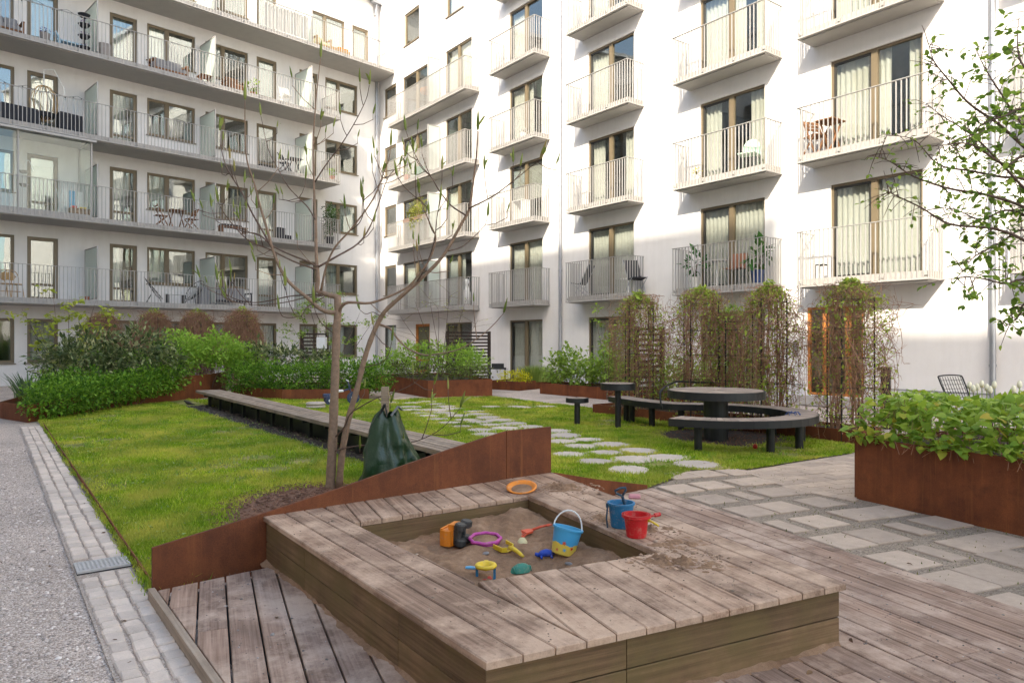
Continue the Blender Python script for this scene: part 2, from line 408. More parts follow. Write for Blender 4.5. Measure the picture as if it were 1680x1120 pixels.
def window(root, xa, xb, za, zc, kind, cur='none', glass='glass', fm='bronze', sill=False):
    w = round(xb-xa, 2); h = round(zc-za, 2)
    def mk():
        b = frame_mb(w, h, .055, .05, .14)
        if kind == 'slide':                               # fixed light on the right, sliding leaf on the left
            mx = w*.49
            b.box(mx-.07, mx+.07, .045, .14, .055, h-.055)
            frame_mb(mx-.125, h-.11, .05, .075, .12, b, .055, .055, 1)
        elif kind == 'two':
            mx = w*.41
            b.box(mx-.05, mx+.05, .045, .14, .055, h-.055)
            frame_mb(mx-.105, h-.11, .04, .06, .12, b, .055, .055); frame_mb(w-mx-.105, h-.11, .04, .06, .12, b, mx+.05, .055)
        elif kind == 'door':
            frame_mb(w-.11, h-.11, .07, .055, .12, b, .055, .055); b.box(.12, w-.12, .055, .115, .52, .60)
            b.box(.07, .095, .02, .055, 1.0, 1.14)
        elif kind == 'three':
            for mx in (w*.32, w*.72): b.box(mx-.06, mx+.06, .045, .14, .055, h-.055)
        else: frame_mb(w-.11, h-.11, .045, .06, .12, b, .055, .055)
        return b.mesh('window', [MT[fm], MT['dark_frame']])
    wo = mo('window', cached(('win', kind, w, h, fm), mk), root, (xa, 0, za))
    def pane(x0, x1):
        me = cached(('pane', round(x1-x0, 2), h, glass), lambda: MB().box(0, x1-x0, .095, .101, .06, h-.06).mesh('pane', MT[glass]))
        mo('pane', me, wo, (x0, 0, 0))
    if kind == 'slide': pane(.05, w*.49-.06); pane(w*.49+.06, w-.05)
    elif kind == 'two': pane(.05, w*.41-.04); pane(w*.41+.04, w-.05)
    else: pane(.05, w-.05)
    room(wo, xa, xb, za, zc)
    if cur == 'full': curtain(wo, .02, w-.04, .03, h-.05)
    elif cur == 'left': curtain(wo, .02, w*.42, .03, h-.05)
    elif cur == 'right': curtain(wo, w*.5, w*.48, .03, h-.05)
    elif cur == 'sides': curtain(wo, .02, w*.26, .03, h-.05); curtain(wo, w*.72, w*.26, .03, h-.05)
    elif cur == 'wide': curtain(wo, .02, w*.62, .03, h-.05); curtain(wo, w*.82, w*.16, .03, h-.05)
    elif cur == 'grey': curtain(wo, .02, w*.6, .03, h-.05, .24, 'curtain_g')
    elif cur == 'blind':
        def bl():
            b = MB()
            for i in range(int(h*.6/.05)): b.box(.06, w-.06, .17, .2, h-.1-i*.05-.03, h-.1-i*.05)
            return b.mesh('blind', MT['curtain'])
        mo('blind', cached(('blind', w, h), bl), wo)
    if sill:
        me = cached(('sill', w), lambda: MB().box(-.04, w+.04, -.06, .05, -.035, -.003).mesh('sill', MT['bronze']))
        mo('sill', me, wo)
    return wo
BAL = MB().box(-.009, .009, -.013, .013, 0, 1.255).mesh('baluster', MT['railing'])
def balcony(root, xa, xb, dep, k, label, single=False, step=.107, sides=(True, True), z=None):
    z = zb(k) if z is None else z; w = xb-xa
    b = MB()
    b.box(-.02, w+.02, -dep, -.002, .012, .042, 0)       # thin projecting plate
    b.box(.03, w-.03, -dep+.07, -.002, .042, .2, 1); b.box(.05, w-.05, -dep+.1, -.002, -.012, .012, 0)
    so = b.build('balcony', [MT['slab'], MT['concrete']], root, (xa, 0, z)); so['label'] = label
    r = MB(); t = 1.297; fy = -dep+.02
    r.box(-.02, w+.02, fy-.028, fy+.028, t, t+.014)
    for i, x in enumerate((0, w)):
        if sides[i]: r.box(x-.02 if i else x-.02, x+.02, fy+.028, -.002, t, t+.0135)
    r.build('handrail', MT['railing'], so)
    pos = []; n = max(2, round(w/step))
    for i in range(n+1): pos.append((w*i/n, fy, 0))
    m = max(1, round((dep-.1)/step))
    for i, x in enumerate((0, w)):
        if sides[i]:
            for j in range(1, m+1): pos.append((x, fy+(dep-.06)*j/m, 1))
    if single:
        for x, y, s in pos: mo('baluster', BAL, so, (x, y, .042), (0, 0, math.pi/2*s))
    else:
        q = MB()
        for x, y, s in pos:
            dx, dy = (.013, .009) if s else (.009, .013)
            q.box(x-dx, x+dx, y-dy, y+dy, .042, t)
        tag(q.build('balusters', MT['railing'], so), kind='stuff')
    br = MB()
    for i in range(max(2, round(w/.95))+1):
        x = w*i/max(2, round(w/.95)); x = min(max(x, .06), w-.06)
        br.box(x-.05, x+.05, fy+.022, fy+.05, .10, .115); br.box(x-.05, x-.04, fy+.02, fy+.05, .08, .16); br.box(x+.04, x+.05, fy+.02, fy+.05, .08, .16)
    tag(br.build('railing_brackets', MT['railing'], so), kind='stuff')
    return so
def downpipe(root, x, z1, r=.055, y=-.1, z0=0):
    b = MB(); b.tube([(0, 0, z0), (0, 0, z1)], r, 14)
    for z in np.arange(1.0, z1, 2.9): b.tube([(0, 0, z), (0, 0, z+.05)], r+.012, 14); b.box(-.01, .01, 0, -y, z+.01, z+.03)
    b.build('downpipe', MT['zinc'], root, (x, y, 0), smooth=False)
# right wing ------------------------------------------------------
RH = 23.0
cols = {'B': (10.83, 12.8), 'C': (15.16, 17.2), 'D': (19.69, 21.72), 'E': (23.47, 25.52), 'F': (27.75, 29.8)}
bal = {'B': (10.51, 13.2), 'C': (14.87, 17.6), 'D': (19.32, 22.2), 'E': (23.06, 25.93), 'F': (27.35, 30.25)}
ordn = {'B': 'second', 'C': 'third', 'D': 'fourth', 'E': 'fifth', 'F': 'sixth'}
ops = []; wins = []
def rop(xa, xb, za, zc, *a, **k): ops.append((xa, xb, za, zc)); wins.append((xa, xb, za, zc, a, k))
random.seed(11)
cur_cyc = {('E', 1): 'full', ('E', 2): 'wide', ('E', 3): 'full', ('D', 1): 'full', ('D', 2): 'sides', ('D', 3): 'wide', ('C', 1): 'full', ('C', 2): 'sides', ('C', 3): 'left',
           ('C', 4): 'left', ('B', 0): 'full', ('B', 1): 'full', ('B', 2): 'blind', ('B', 3): 'wide', ('B', 4): 'left', ('B', 5): 'grey', ('D', 4): 'full', ('E', 4): 'sides'}
for c, (xa, xb) in cols.items():
    for k in range(1, 7):
        rop(xa, xb, zb(k)+.2, zb(k)+2.43, 'slide', cur_cyc.get((c, k), random.choice(['full', 'left', 'none', 'grey'])))
for c in 'BCDF': rop(*cols[c], .05, 2.29, 'slide', cur_cyc.get((c, 0), 'full'))
rop(22.87, 24.25, .22, 2.32, 'three', 'none', 'glass', 'orange_wood')
for k in range(1, 5):
    rop(.55, 1.78, zb(k)+1.0, zb(k)+2.43, 'one', 'none', 'glass', 'bronze', sill=True)
    rop(2.46, 5.04, zb(k)+.2, zb(k)+2.43, 'slide', 'left' if k % 2 else 'none'); rop(6.27, 8.29, zb(k)+.2, zb(k)+2.43, 'slide', ['grey', 'left', 'none', 'full'][k-1])
rop(6.34, 7.69, 15.3, 16.8, 'one', 'full', 'glass', 'bronze', sill=True); rop(2.6, 4.0, 15.3, 16.8, 'one', 'none', 'glass', 'bronze', sill=True)
rop(.55, 1.78, .15, 2.29, 'one', 'grey', 'glass_l', 'dark_frame'); rop(3.61, 4.94, .1, 2.29, 'door', 'none', 'glass', 'orange_wood'); rop(6.27, 8.29, .1, 2.29, 'slide', 'none')
facade(R_, -9.0, 46, -.3, RH, ops)
for xa, xb, za, zc, a, k in wins: window(R_, xa, xb, za, zc, *a, **k)
storey = ['ground', 'first', 'second', 'third', 'fourth', 'fifth', 'sixth']
for c, (xa, xb) in bal.items():
    for k in range(1, 7):
        if c == 'F' and k > 4: continue
        balcony(R_, xa, xb, .72, k, 'grey steel balcony, %s floor, %s column from the inner corner' % (storey[k], ordn[c]), single=(c in 'DE' and k <= 4) or (c == 'C' and k <= 3))
for k in range(1, 5):
    balcony(R_, 2.3, 8.85, .72, k, 'wide grey steel balcony next to the inner corner, %s floor' % storey[k])
    ps = MB(); frame_mb(.62, 1.95, .035, -.02, .02, ps, 0, .08)
    so = ps.build('privacy_screen', MT['railing'], R_, (5.88, -.66, zb(k)+.2), (0, 0, math.pi/2))
    MB().box(.035, .585, -.006, .006, .11, 1.99).build('pane', MT['frost'], so)
for x in (13.87, 26.86): downpipe(R_, x, RH-.2)
for xa, xb in ((.1, .55), (1.78, 3.55), (5.0, 6.2), (8.35, 10.78), (12.85, 15.1), (17.25, 19.64), (21.77, 22.8), (24.3, 27.7), (29.85, 46)): MB().box(xa, xb, -.012, -.003, -.2, .438).build('plinth', MT['plinth'], R_); MB().box(xa, xb, -.022, -.003, .441, .465).build('drip_edge', MT['zinc'], R_)
MB().box(22.52, 22.66, -.035, -.003, 1.15, 1.5).box(22.545, 22.635, -.04, -.035, 1.32, 1.46).build('intercom_panel', [MT['zinc'], MT['black']], R_)
MB().box(-.02, 46, -.25, .3, RH+.003, RH+.2).build('cornice', MT['zinc'], R_)
MB().box(22.8, 24.35, -.32, -.015, -.01, .2).build('door_step', MT['concrete'], R_)
# left wing -------------------------------------------------------
LH = 18.35
lops = []; lw = []
def lop(xa, xb, za, zc, *a, **k): lops.append((xa, xb, za, zc)); lw.append((xa, xb, za, zc, a, k))
doors = [(-17.9, -16.96), (-14.82, -13.88), (-12.2, -11.24), (-6.41, -5.48)]
duos = [(-16.6, -15.19), (-10.88, -9.04), (-8.62, -6.8)]
random.seed(5)
for k in range(1, 6):
    for j, (xa, xb) in enumerate(doors): lop(xa, xb, zb(k)+.2, zb(k)+2.43, 'door', random.choice(['left', 'full', 'none', 'grey']), 'glass_l')
    for j, (xa, xb) in enumerate(duos): lop(xa, xb, zb(k)+1.0, zb(k)+2.43, 'two', random.choice(['left', 'none', 'sides', 'none']), 'glass_l', 'bronze', sill=True)
    if k < 5:
        lop(-4.37, -3.45, zb(k)+.2, zb(k)+2.43, 'door', 'grey', 'glass_l'); lop(-3.04, -1.28, zb(k)+1.0, zb(k)+2.43, 'two', ['left', 'full', 'none', 'left'][k-1], 'glass_l', 'bronze', sill=True)
    else:
        lop(-3.76, -1.98, zb(k)+.2, zb(k)+2.43, 'two', 'full', 'glass_l'); lop(-1.57, -.64, zb(k)+.2, zb(k)+2.43, 'door', 'full', 'glass_l')
for xa, xb in ((-16.6, -15.19), (-14.82, -13.88), (-12.2, -11.24), (-10.88, -9.04), (-8.62, -6.8), (-6.41, -5.48), (-4.37, -3.45), (-3.04, -1.28)):
    lop(xa, xb, .75, 2.3, 'one', 'full' if xb-xa < 1.2 else 'grey', 'glass', 'bronze', sill=True)
facade(L_, -34, -.01, -.3, LH, lops)
for xa, xb, za, zc, a, k in lw: window(L_, xa, xb, za, zc, *a, **k)
for k in range(1, 6):
    xe = -3.26 if k < 5 else -.1
    balcony(L_, -26, xe, 1.62, k, 'long grey access balcony along the left wing, %s floor' % storey[k], step=.118, sides=(True, True))
    for j, x in enumerate((-17.3, -13.03, -8.85, -4.59)):
        ps = MB(); frame_mb(1.46, 1.86, .04, -.02, .02, ps, 0, .05)
        so = ps.build('privacy_screen', MT['railing'], L_, (x, -1.5, zb(k)+.2), (0, 0, math.pi/2))
        MB().box(.04, 1.42, -.006, .006, .09, 1.87).build('pane', MT['frost'], so)
downpipe(L_, -.22, LH-.3, .06, -.1)
MB().box(-34, -.35, -.35, .2, LH+.003, LH+.16).box(-34, -.35, -.42, -.35, LH-.06, LH+.12).build('eaves_gutter', MT['zinc'], L_)
b = MB()
b.box(-.3, .3, -.32, -.1, LH-.22, LH-.06); b.tube([(0, -.2, LH-.22), (0, -.15, LH-.5), (0, -.1, LH-.75)], .055, 12)
b.build('rainwater_head', MT['zinc'], L_, (-.3, 0, 0))
# glazed enclosure on the second floor of the left wing
gz = zb(2)+.21; gh = zb(3)-gz-.02
fr = MB()
for x in (-20.0, -17.6, -15.4, -13.24): fr.box(x, x+.05, -1.5, -1.45, gz, gz+gh)
fr.box(-20, -13.19, -1.5, -1.45, gz+gh-.06, gz+gh-.003); fr.box(-20, -13.19, -1.5, -1.45, gz, gz+.06)
fr.box(-13.24, -13.19, -.06, -.01, gz, gz+gh); fr.box(-13.24, -13.19, -1.45, -.06, gz+gh-.05, gz+gh-.003); fr.box(-20, -13.1, -1.66, -1.45, zb(3)-.09, zb(3)-.014)
fo = fr.build('glazed_enclosure', MT['railing'], L_)
for x0, x1 in ((-19.94, -17.62), (-17.54, -15.42), (-15.34, -13.26)):
    MB().box(x0, x1, -1.48, -1.472, gz+.06, gz+gh-.06).build('pane', MT['clear'], fo)
MB().box(-13.218, -13.21, -1.45, -.06, gz+.02, gz+gh-.05).build('pane', MT['clear'], fo)
# the block across the courtyard, behind the viewer, whose roof line shades the garden ----------
OD = -24.0
O_ = empty('apartment_building', (*CORNER, 0), AR)
tag(O_, 'white apartment block closing the courtyard behind the viewer', 'building')
def block(x0, x1, h):
    ops_ = []
    for k in range(0, int((h-1.2)/2.9)):
        x = x0+1.5
        while x+1.8 < x1-1: ops_.append((x, x+1.8, .9+2.9*k, 2.4+2.9*k)); x += 3.6
    wl_ = facade(O_, 0, x1-x0, -.3, h, [(a-x0, b2-x0, c, d) for a, b2, c, d in ops_], 9)
    wl_.rotation_euler = (0, 0, math.pi); wl_.location = (x1, OD, 0)
    pm = MB().box(0, 1.8, -.006, 0, 0, 1.5).mesh('window', MT['dark_frame'])
    for a, b2, c, d in ops_: mo('window', pm, O_, (a, OD-.12, c))
block(-14, 36.2, 4.69+.776*24); block(36.2, 60, 1.72+.776*24)
# ---------------------------------------------------------------- ground, lawn, paths
du = Vector((-.39, .92)).normalized(); dv = Vector((du.y, -du.x))      # along / across the deck boards
U2 = Vector((.6015, -.7989)); N2 = Vector((.7989, .6015))               # along the facade / towards it
def gravelmat(name, cols, vs1=95, dist=.012):
    m, nt, b = new_mat(name); v = coords(nt)
    vo = N(nt, 'ShaderNodeTexVoronoi'); vo.inputs['Scale'].default_value = vs1; nt.links.new(v, vo.inputs['Vector'])
    sep = N(nt, 'ShaderNodeSeparateColor'); nt.links.new(vo.outputs['Color'], sep.inputs[0])
    col = ramp(nt, sep.outputs[0], cols)
    lf = noise(nt, v, .9, 5, .6)
    col = mixc(nt, .8, col, ramp(nt, lf, [(.3, (.62, .61, .6)), (.7, (1.14, 1.12, 1.1))]), 'MULTIPLY')
    nt.links.new(col, b.inputs['Base Color']); b.inputs['Roughness'].default_value = .9
    inv = N(nt, 'ShaderNodeMath', operation='SUBTRACT'); inv.inputs[0].default_value = 1
    nt.links.new(vo.outputs['Distance'], inv.inputs[1]); bump(nt, b, inv.outputs[0], .9, dist); return m
MT['gravel'] = gravelmat('grey_gravel', [(0, (.25, .195, .16)), (.35, (.47, .38, .32)), (.7, (.64, .53, .455)), (1, (.86, .75, .67))], 130, .007)
MT['sandy'] = gravelmat('sandy_joint_ground', [(0, (.17, .13, .095)), (.5, (.29, .23, .175)), (1, (.42, .35, .28))], 120, .006)
def lawnmat():
    m, nt, b = new_mat('lawn_soil'); v = coords(nt)
    col = ramp(nt, noise(nt, v, 2.2, 6, .7), [(.3, (.11, .14, .016)), (.5, (.22, .23, .045)), (.68, (.38, .30, .14))])
    col = mixc(nt, .6, col, ramp(nt, noise(nt, v, 60, 3), [(.3, (.5, .5, .5)), (.7, (1.2, 1.2, 1.2))]), 'MULTIPLY')
    nt.links.new(col, b.inputs['Base Color']); b.inputs['Roughness'].default_value = .95
    bump(nt, b, noise(nt, v, 45, 4), .8, .02); return m
MT['lawn'] = lawnmat()
def sheet(name, poly, z, mat, kind='structure', cut=1):
    b = MB(); b.add([(x, y, z) for x, y in poly], [tuple(range(len(poly)))]); o = b.build(name, mat)
    return tag(o, kind=kind)
sheet('ground', [(-160, -160), (160, -160), (160, 160), (-160, 160)], -.03, MT['gravel'])
LAWN = [(-2.15, 4.27), (-2.2, 4.32), (-8.95, 13.5), (-9.0, 14.6), (-8.6, 18.6), (-7, 18.8), (-4, 18.6), (-2.3, 18.8), (-.55, 19.45), (1.79, 16.05), (1.7, 14.93), (5.1, 10.4),
        (4.62, 9.66), (2.72, 8.38), (2.1, 8.36), (1.36, 7.28), (.40, 6.34), (-1.62, 4.74)][::-1]
if area(LAWN) < 0: LAWN = LAWN[::-1]
sheet('lawn', LAWN, -.004, MT['lawn'])
PAV = [(1.38, 7.2), (2.12, 8.34), (2.74, 8.36), (4.64, 9.62), (5.2, 9.3), (9, 6.0), (7.4, .2), (4.3, .2)]
PAV = PAV if area(PAV) > 0 else PAV[::-1]
sheet('paved_yard', PAV, -.012, MT['sandy'])
def paver_mat(name, c):
    m, nt, b = new_mat(name); v = coords(nt, 0, (1, 1, 1), True)
    col = ramp(nt, noise(nt, v, 7, 7, .7), [(.25, sc(c, .78)), (.75, sc(c, 1.12))])
    oi = N(nt, 'ShaderNodeObjectInfo'); col = mixc(nt, .9, col, ramp(nt, oi.outputs['Random'], [(0, (.80, .79, .78)), (1, (1.1, 1.08, 1.05))]), 'MULTIPLY')
    g = noise(nt, v, 170, 3); col = mixc(nt, .35, col, ramp(nt, g, [(.3, (.7, .7, .7)), (.7, (1.2, 1.2, 1.2))]), 'MULTIPLY')
    nt.links.new(col, b.inputs['Base Color']); b.inputs['Roughness'].default_value = .88; bump(nt, b, g, .3, .004); return m
MT['paver'] = paver_mat('concrete_slab', (.49, .385, .305)); MT['flag'] = paver_mat('flagstone', (.52, .45, .385)); MT['sett'] = paver_mat('granite_sett', (.64, .54, .465))
pf = Vector((3.305, 6.88)); pdir = Vector((.442, -.897))   # near corner and front of the large planter
# granite setts beside the gravel
cob = tag(empty('cobble_border', (-4, 7, 0)), kind='structure'); cob_inv = Vector((4, -7, 0))
sa = Vector((-.95, 2.6)); ddir = Vector((-4.868, 6.616)).normalized(); perp = Vector((-ddir.y, ddir.x))
random.seed(3); nset = 0
b0 = Vector((-1.332, 3.134))
for row in range(3):
    t = -1.1 + row*.05; off = .010 + row*.101
    while t < 11.9:
        ln = random.uniform(.085, .15)*(1 if t < 4 else 1.4); wd = random.uniform(.095, .100)
        mid = b0 + ddir*(t+ln/2) + perp*(off+wd/2)
        gap = 2.06 < t+ln and t < 2.34                    # the drain sits here
        if not gap and mid.y > 1.6:
            g = .0045; q = []
            for i, j in ((0, 0), (0, 1), (1, 1), (1, 0)):
                p = b0 + ddir*(t+g+(ln-2*g)*i+random.uniform(-.008, .008)) + perp*(off+g+(wd-2*g)*j+random.uniform(-.006, .006)); q.append((p.x+4, p.y-7))
            # knock two corners off so that the stones are not plain quads
            q2 = []
            for i in range(4):
                a = Vector(q[i]); pv = Vector(q[i-1]); nx = Vector(q[(i+1) % 4]); c = random.uniform(.005, .014)
                q2 += [tuple(a+(pv-a).normalized()*c), tuple(a+(nx-a).normalized()*c)]
            if area(q2) < 0: q2 = q2[::-1]
            MB().prism(q2, -.06, random.uniform(-.010, .002), .007).build('sett', MT['sett'], cob); nset += 1
        t += ln
jq = [b0+ddir*-1.2, b0+ddir*12.0, b0+ddir*12.0+perp*.325, b0+ddir*-1.2+perp*.325]; sheet('cobble_bedding', [tuple(p) for p in jq], -.017, gravelmat('sett_joint_sand', [(0, (.28, .22, .18)), (.5, (.46, .38, .32)), (1, (.62, .53, .46))], 150, .004))
# iron drain
gc = b0 + ddir*2.2 + perp*.16
dr = empty('drain_grate', (gc.x, gc.y, -.026), math.atan2(perp.y, perp.x)); dr.scale = (.78, .8, 1); tag(dr, 'small perforated iron drain grate set in the cobble border', 'drain')
MB().box(-.2, .2, -.15, .15, 0, .018).build('sump', MT['black'], dr)
gm = MB(); frame_mb(.40, .30, .02, 0, 0, gm) if 0 else None
gm.box(-.2, .2, -.15, -.13, .018, .032); gm.box(-.2, .2, .13, .15, .018, .032); gm.box(-.2, -.18, -.13, .13, .018, .032); gm.box(.18, .2, -.13, .13, .018, .032)
for i in range(11): x = -.18+.36*i/11; gm.box(x+.01, x+.026, -.13, .13, .018, .030)
for i in range(6): y = -.13+.26*i/6; gm.box(-.18, .18, y+.012, y+.03, .0185, .0305)
gm.build('grating', plain('galvanised_grate', (.42, .40, .38), .6, .15, 20), dr)
# steel lawn edging beside the setts
e0 = b0 + perp*-.03
sg = MB(); p0 = e0 + ddir*1.55; p1 = e0 + ddir*12.2
sg.bar((p0.x, p0.y, 0), (p1.x, p1.y, 0), .008, .07); tag(sg.build('steel_lawn_edging', MT['rust']), 'thin rusty steel edging between lawn and cobbles', 'edging')
# flagstones across the lawn
ST = [(805,667.5),(849,667.5),(897.5,667),(787,680),(801,685),(821,689.5),(845,695),(789,692),(804,697),(830,702.5),(870,700),(787,706),(797.5,713),(912.5,707),(927.5,714),(964,721),
      (1002.5,729.5),(1046,739),(1095,750),(922.5,724),(952.5,733),(992.5,742.5),(1037.5,753),(912.5,736),(932.5,746),(977.5,757),(1143,761),(635,661),(671,667.5),(704,659.5),(717.5,663),
      (676,661),(691,663.5),(730,667),(675,673),(712.5,672.5),(745,671),(687.5,678),(727.5,677.5),(750,682.5),(782.5,675),(702.5,683),(717.5,688),(762.5,689),(736,694),(757.5,700),(780,718),(1030,770),(885,717)]
sp = tag(empty('stepping_stone_path', (0, 10, 0)), kind='structure'); random.seed(9); done = []
for px, py in ST:
    x, y = G(px, py)
    if any(math.hypot(x-a, y-b_) < .42 for a, b_ in done): continue
    done.append((x, y)); r = random.uniform(.255, .30) if y < 13 else random.uniform(.27, .31)
    if y > 15: r = .32
    n = 11; a0 = random.random()*6; poly = []
    for i in range(n):
        a = a0 + 2*math.pi*i/n; rr = r*(1+random.uniform(-.09, .09)+.06*math.cos(2*a+a0)); poly.append((x+rr*math.cos(a), y-10+rr*math.sin(a)))
    MB().prism(poly, -.05, random.uniform(.002, .012), .010).build('stepping_stone', MT['flag'], sp)
STONES = done
# concrete slabs in the yard
py_ = tag(empty('slab_paving', (2.5, 6, 0)), kind='structure'); OX = Vector((2.5, 6))
PL = []
def slab(c, a, bb, jit=.006, z=.002):
    ang = math.atan2(dv.y, dv.x) + random.uniform(-.025, .025); ex = Vector((math.cos(ang), math.sin(ang))); ey = Vector((-ex.y, ex.x))
    c = Vector(c)+Vector((random.uniform(-jit, jit), random.uniform(-jit, jit)))-OX
    poly = [tuple(c-ex*a-ey*bb), tuple(c+ex*a-ey*bb), tuple(c+ex*a+ey*bb), tuple(c-ex*a+ey*bb)]
    MB().prism(poly, -.05, z+random.uniform(-.004, .004), .006).build('paving_slab', MT['paver'], py_)
def z7(x, y): return G(1110+x/2.947, 740+y/2.947)
random.seed(21)
for x, y in ((1090,523),(1425,452),(1560,425),(690,336),(1278,344),(690,243),(178,230),(165,163),(1660,745),(1640,515),(20,180),(140,107),(290,98),(10,115)): PL.append((z7(x, y), 's'))
for x, y in ((887,420),(1440,610),(945,295),(430,278),(530,190),(440,137)): PL.append((z7(x, y), 'p'))
for x, y in ((1260,487),(528,363),(1120,373),(328,211),(300,150)): PL.append((z7(x, y), 'n'))
for c, k in PL:
    c = Vector(c)
    if k == 's': slab(c, .172, .172)
    elif k == 'n': slab(c, .085, .175)
    else: slab(c-dv*.178, .172, .175); slab(c+dv*.178, .172, .175)
# slabs nearer than the frame and to the right, same bond
for i in range(-4, 12):
    for j in range(0, 8):
        c = Vector((2.55, 4.6)) + du*(-.43*i) + dv*(.30+.60*j+.25*(i % 2))
        px = 840+c.x/max(c.y, .1)*1170; py = 560+1.5/max(c.y, .1)*1170
        if (px < 1705 and py < 1140) or c.y < .3: continue
        dp = (c-Vector((1.37, 7.12))).dot(dv); pp_ = (c-pf).dot(Vector((.897, .442)))
        if dp < .3 or pp_ > -.25: continue
        slab(c, .172, .172)
        if (i+j) % 3 == 0: slab(c+dv*.3, .085, .175)
# close laid strip paving further back
reg = [G(1290,800), G(1402,822), (5.4, 8.9), G(1400,743), G(1330,754.5), G(1219,771.5)]
reg = reg if area(reg) > 0 else reg[::-1]
Pc = Vector(G(1340, 780)); nstrip = 0
for i in range(-14, 15):
    for j in range(-6, 10):
        c = Pc + du*(i*.182) + dv*(j*.372+(.186 if i % 2 else 0))
        q = [tuple(c-dv*.182-du*.087), tuple(c+dv*.182-du*.087), tuple(c+dv*.182+du*.087), tuple(c-dv*.182+du*.087)]
        q = q if area(q) > 0 else q[::-1]
        q = clip_in(q, reg)
        if q and area(q) > .004:
            MB().prism([(a-OX.x, d-OX.y) for a, d in q], -.05, .002+random.uniform(-.002, .002), .004).build('paving_slab', MT['paver'], py_); nstrip += 1
# the same strip paving where the flagstones start, at the far end of the lawn
fp = tag(empty('far_slab_paving', (-3.3, 20, 0)), kind='structure'); O3 = Vector((-3.3, 20))
for i in range(-5, 6):
    for j in range(-3, 4):
        c = Vector((-2.98, 19.7)) + U2*(i*.30) + N2*(j*.40+(.2 if i % 2 else 0))
        if c.y < 18.6 or c.y > 21.5: continue
        q = [tuple(c-N2*.19-U2*.14-O3), tuple(c+N2*.19-U2*.14-O3), tuple(c+N2*.19+U2*.14-O3), tuple(c-N2*.19+U2*.14-O3)]
        MB().prism(q if area(q) > 0 else q[::-1], -.06, .006, .006).build('paving_slab', MT['paver'], fp)
# ---------------------------------------------------------------- deck
DZ = .05
DECK = [(-2.08, 4.18), (.305, 1.0), (4.0, 1.0), (1.37, 7.12), (.36, 6.25), (-1.62, 4.66)]
DECK = DECK if area(DECK) > 0 else DECK[::-1]
dk = tag(empty('wooden_deck', (0, 3, 0)), kind='structure')
random.seed(4); nd = 0
for i in range(-22, 30):
    c = Vector((.2, 3.0)) + dv*(i*.149)
    a = c-dv*.0695; b_ = c+dv*.0695
    cuts = [-3.2]
    t = -3.2+random.uniform(.6, 3)
    while t < 5: cuts.append(t); t += random.uniform(2.2, 3.6)
    cuts.append(5.5)
    for t0, t1 in zip(cuts[:-1], cuts[1:]):
        q = [tuple(a+du*(t0+.002)), tuple(b_+du*(t0+.002)), tuple(b_+du*(t1-.002)), tuple(a+du*(t1-.002))]
        q = q if area(q) > 0 else q[::-1]
        q = clip_in(q, DECK)
        if q and area(q) > .003:
            MB().prism([(x, y-3) for x, y in q], DZ-.03, DZ+random.uniform(-.0015, .0015), .004).build('plank', MT['deck'], dk); nd += 1
sheet('deck_underlay', DECK, -.03+.004, MT['black'])
lb = MB(); lb.bar((-2.11, 4.17, .015), (.30, .96, .015), .035, .09)
tag(lb.build('deck_edge_beam', MT['bench_wood'], dk, (0, -3, 0)))
# ---------------------------------------------------------------- sandbox
BZ = .348
A = (-1.618, 4.696); B = (-.095, 2.592); Cc = (1.566, 3.413); D = (.348, 6.269)
OPN = [(-.178, 3.416), (.797, 3.9), (.123, 5.327), (-1.005, 4.538)]
QUAD = [A, B, Cc, D]
sb = empty('sandbox', (0, 4.3, DZ)); tag(sb, 'raised wooden sandbox of weathered planks with a four-sided opening', 'sandbox')
ab = (Vector(B)-Vector(A)).normalized(); abn = Vector((-ab.y, ab.x))     # to the inside
LW = .408
so_ = Vector((0, 4.3))
def top_plank(q, mat):
    q = q if area(q) > 0 else q[::-1]
    MB().prism([(x, y-4.3) for x, y in q], BZ-.03-DZ, BZ-DZ+random.uniform(-.0015, .0015), .005).build('plank', mat, sb)
random.seed(8)
over = inset(QUAD if area(QUAD) > 0 else QUAD[::-1], -.014)
over = over if area(over) > 0 else over[::-1]
opi = OPN if area(OPN) > 0 else OPN[::-1]
for i in range(3):
    p = Vector(A)+abn*(LW/3*i-.014*(i == 0)); wd = LW/3-.007+.014*(i == 0)
    for t0, t1 in ((-.3, 1.25 if i != 1 else 1.9), (1.254 if i != 1 else 1.904, 3.2)):
        q = [tuple(p+ab*t0), tuple(p+ab*t1), tuple(p+ab*t1+abn*wd), tuple(p+ab*t0+abn*wd)]
        q = clip_in(q, over)
        if q and area(q) > .002: top_plank(q, MT['box_top_l'])
rest = clip(over, tuple(Vector(A)+abn*LW), tuple(abn))
cd = (Vector(D)-Vector(Cc)).normalized(); cdv = Vector((cd.y, -cd.x))
for i in range(0, 16):
    p = Vector(Cc)+cdv*(.016) - cdv*(.1462*i); wd = .1395
    q = [tuple(p-cd*1.5), tuple(p+cd*4), tuple(p+cd*4-cdv*wd), tuple(p-cd*1.5-cdv*wd)]
    q = q if area(q) > 0 else q[::-1]
    q = clip_in(q, rest)
    if not q: continue
    for pc in clip_out(q, opi):
        if abs(area(pc)) > .0015: top_plank(pc, MT['box_top_u'])
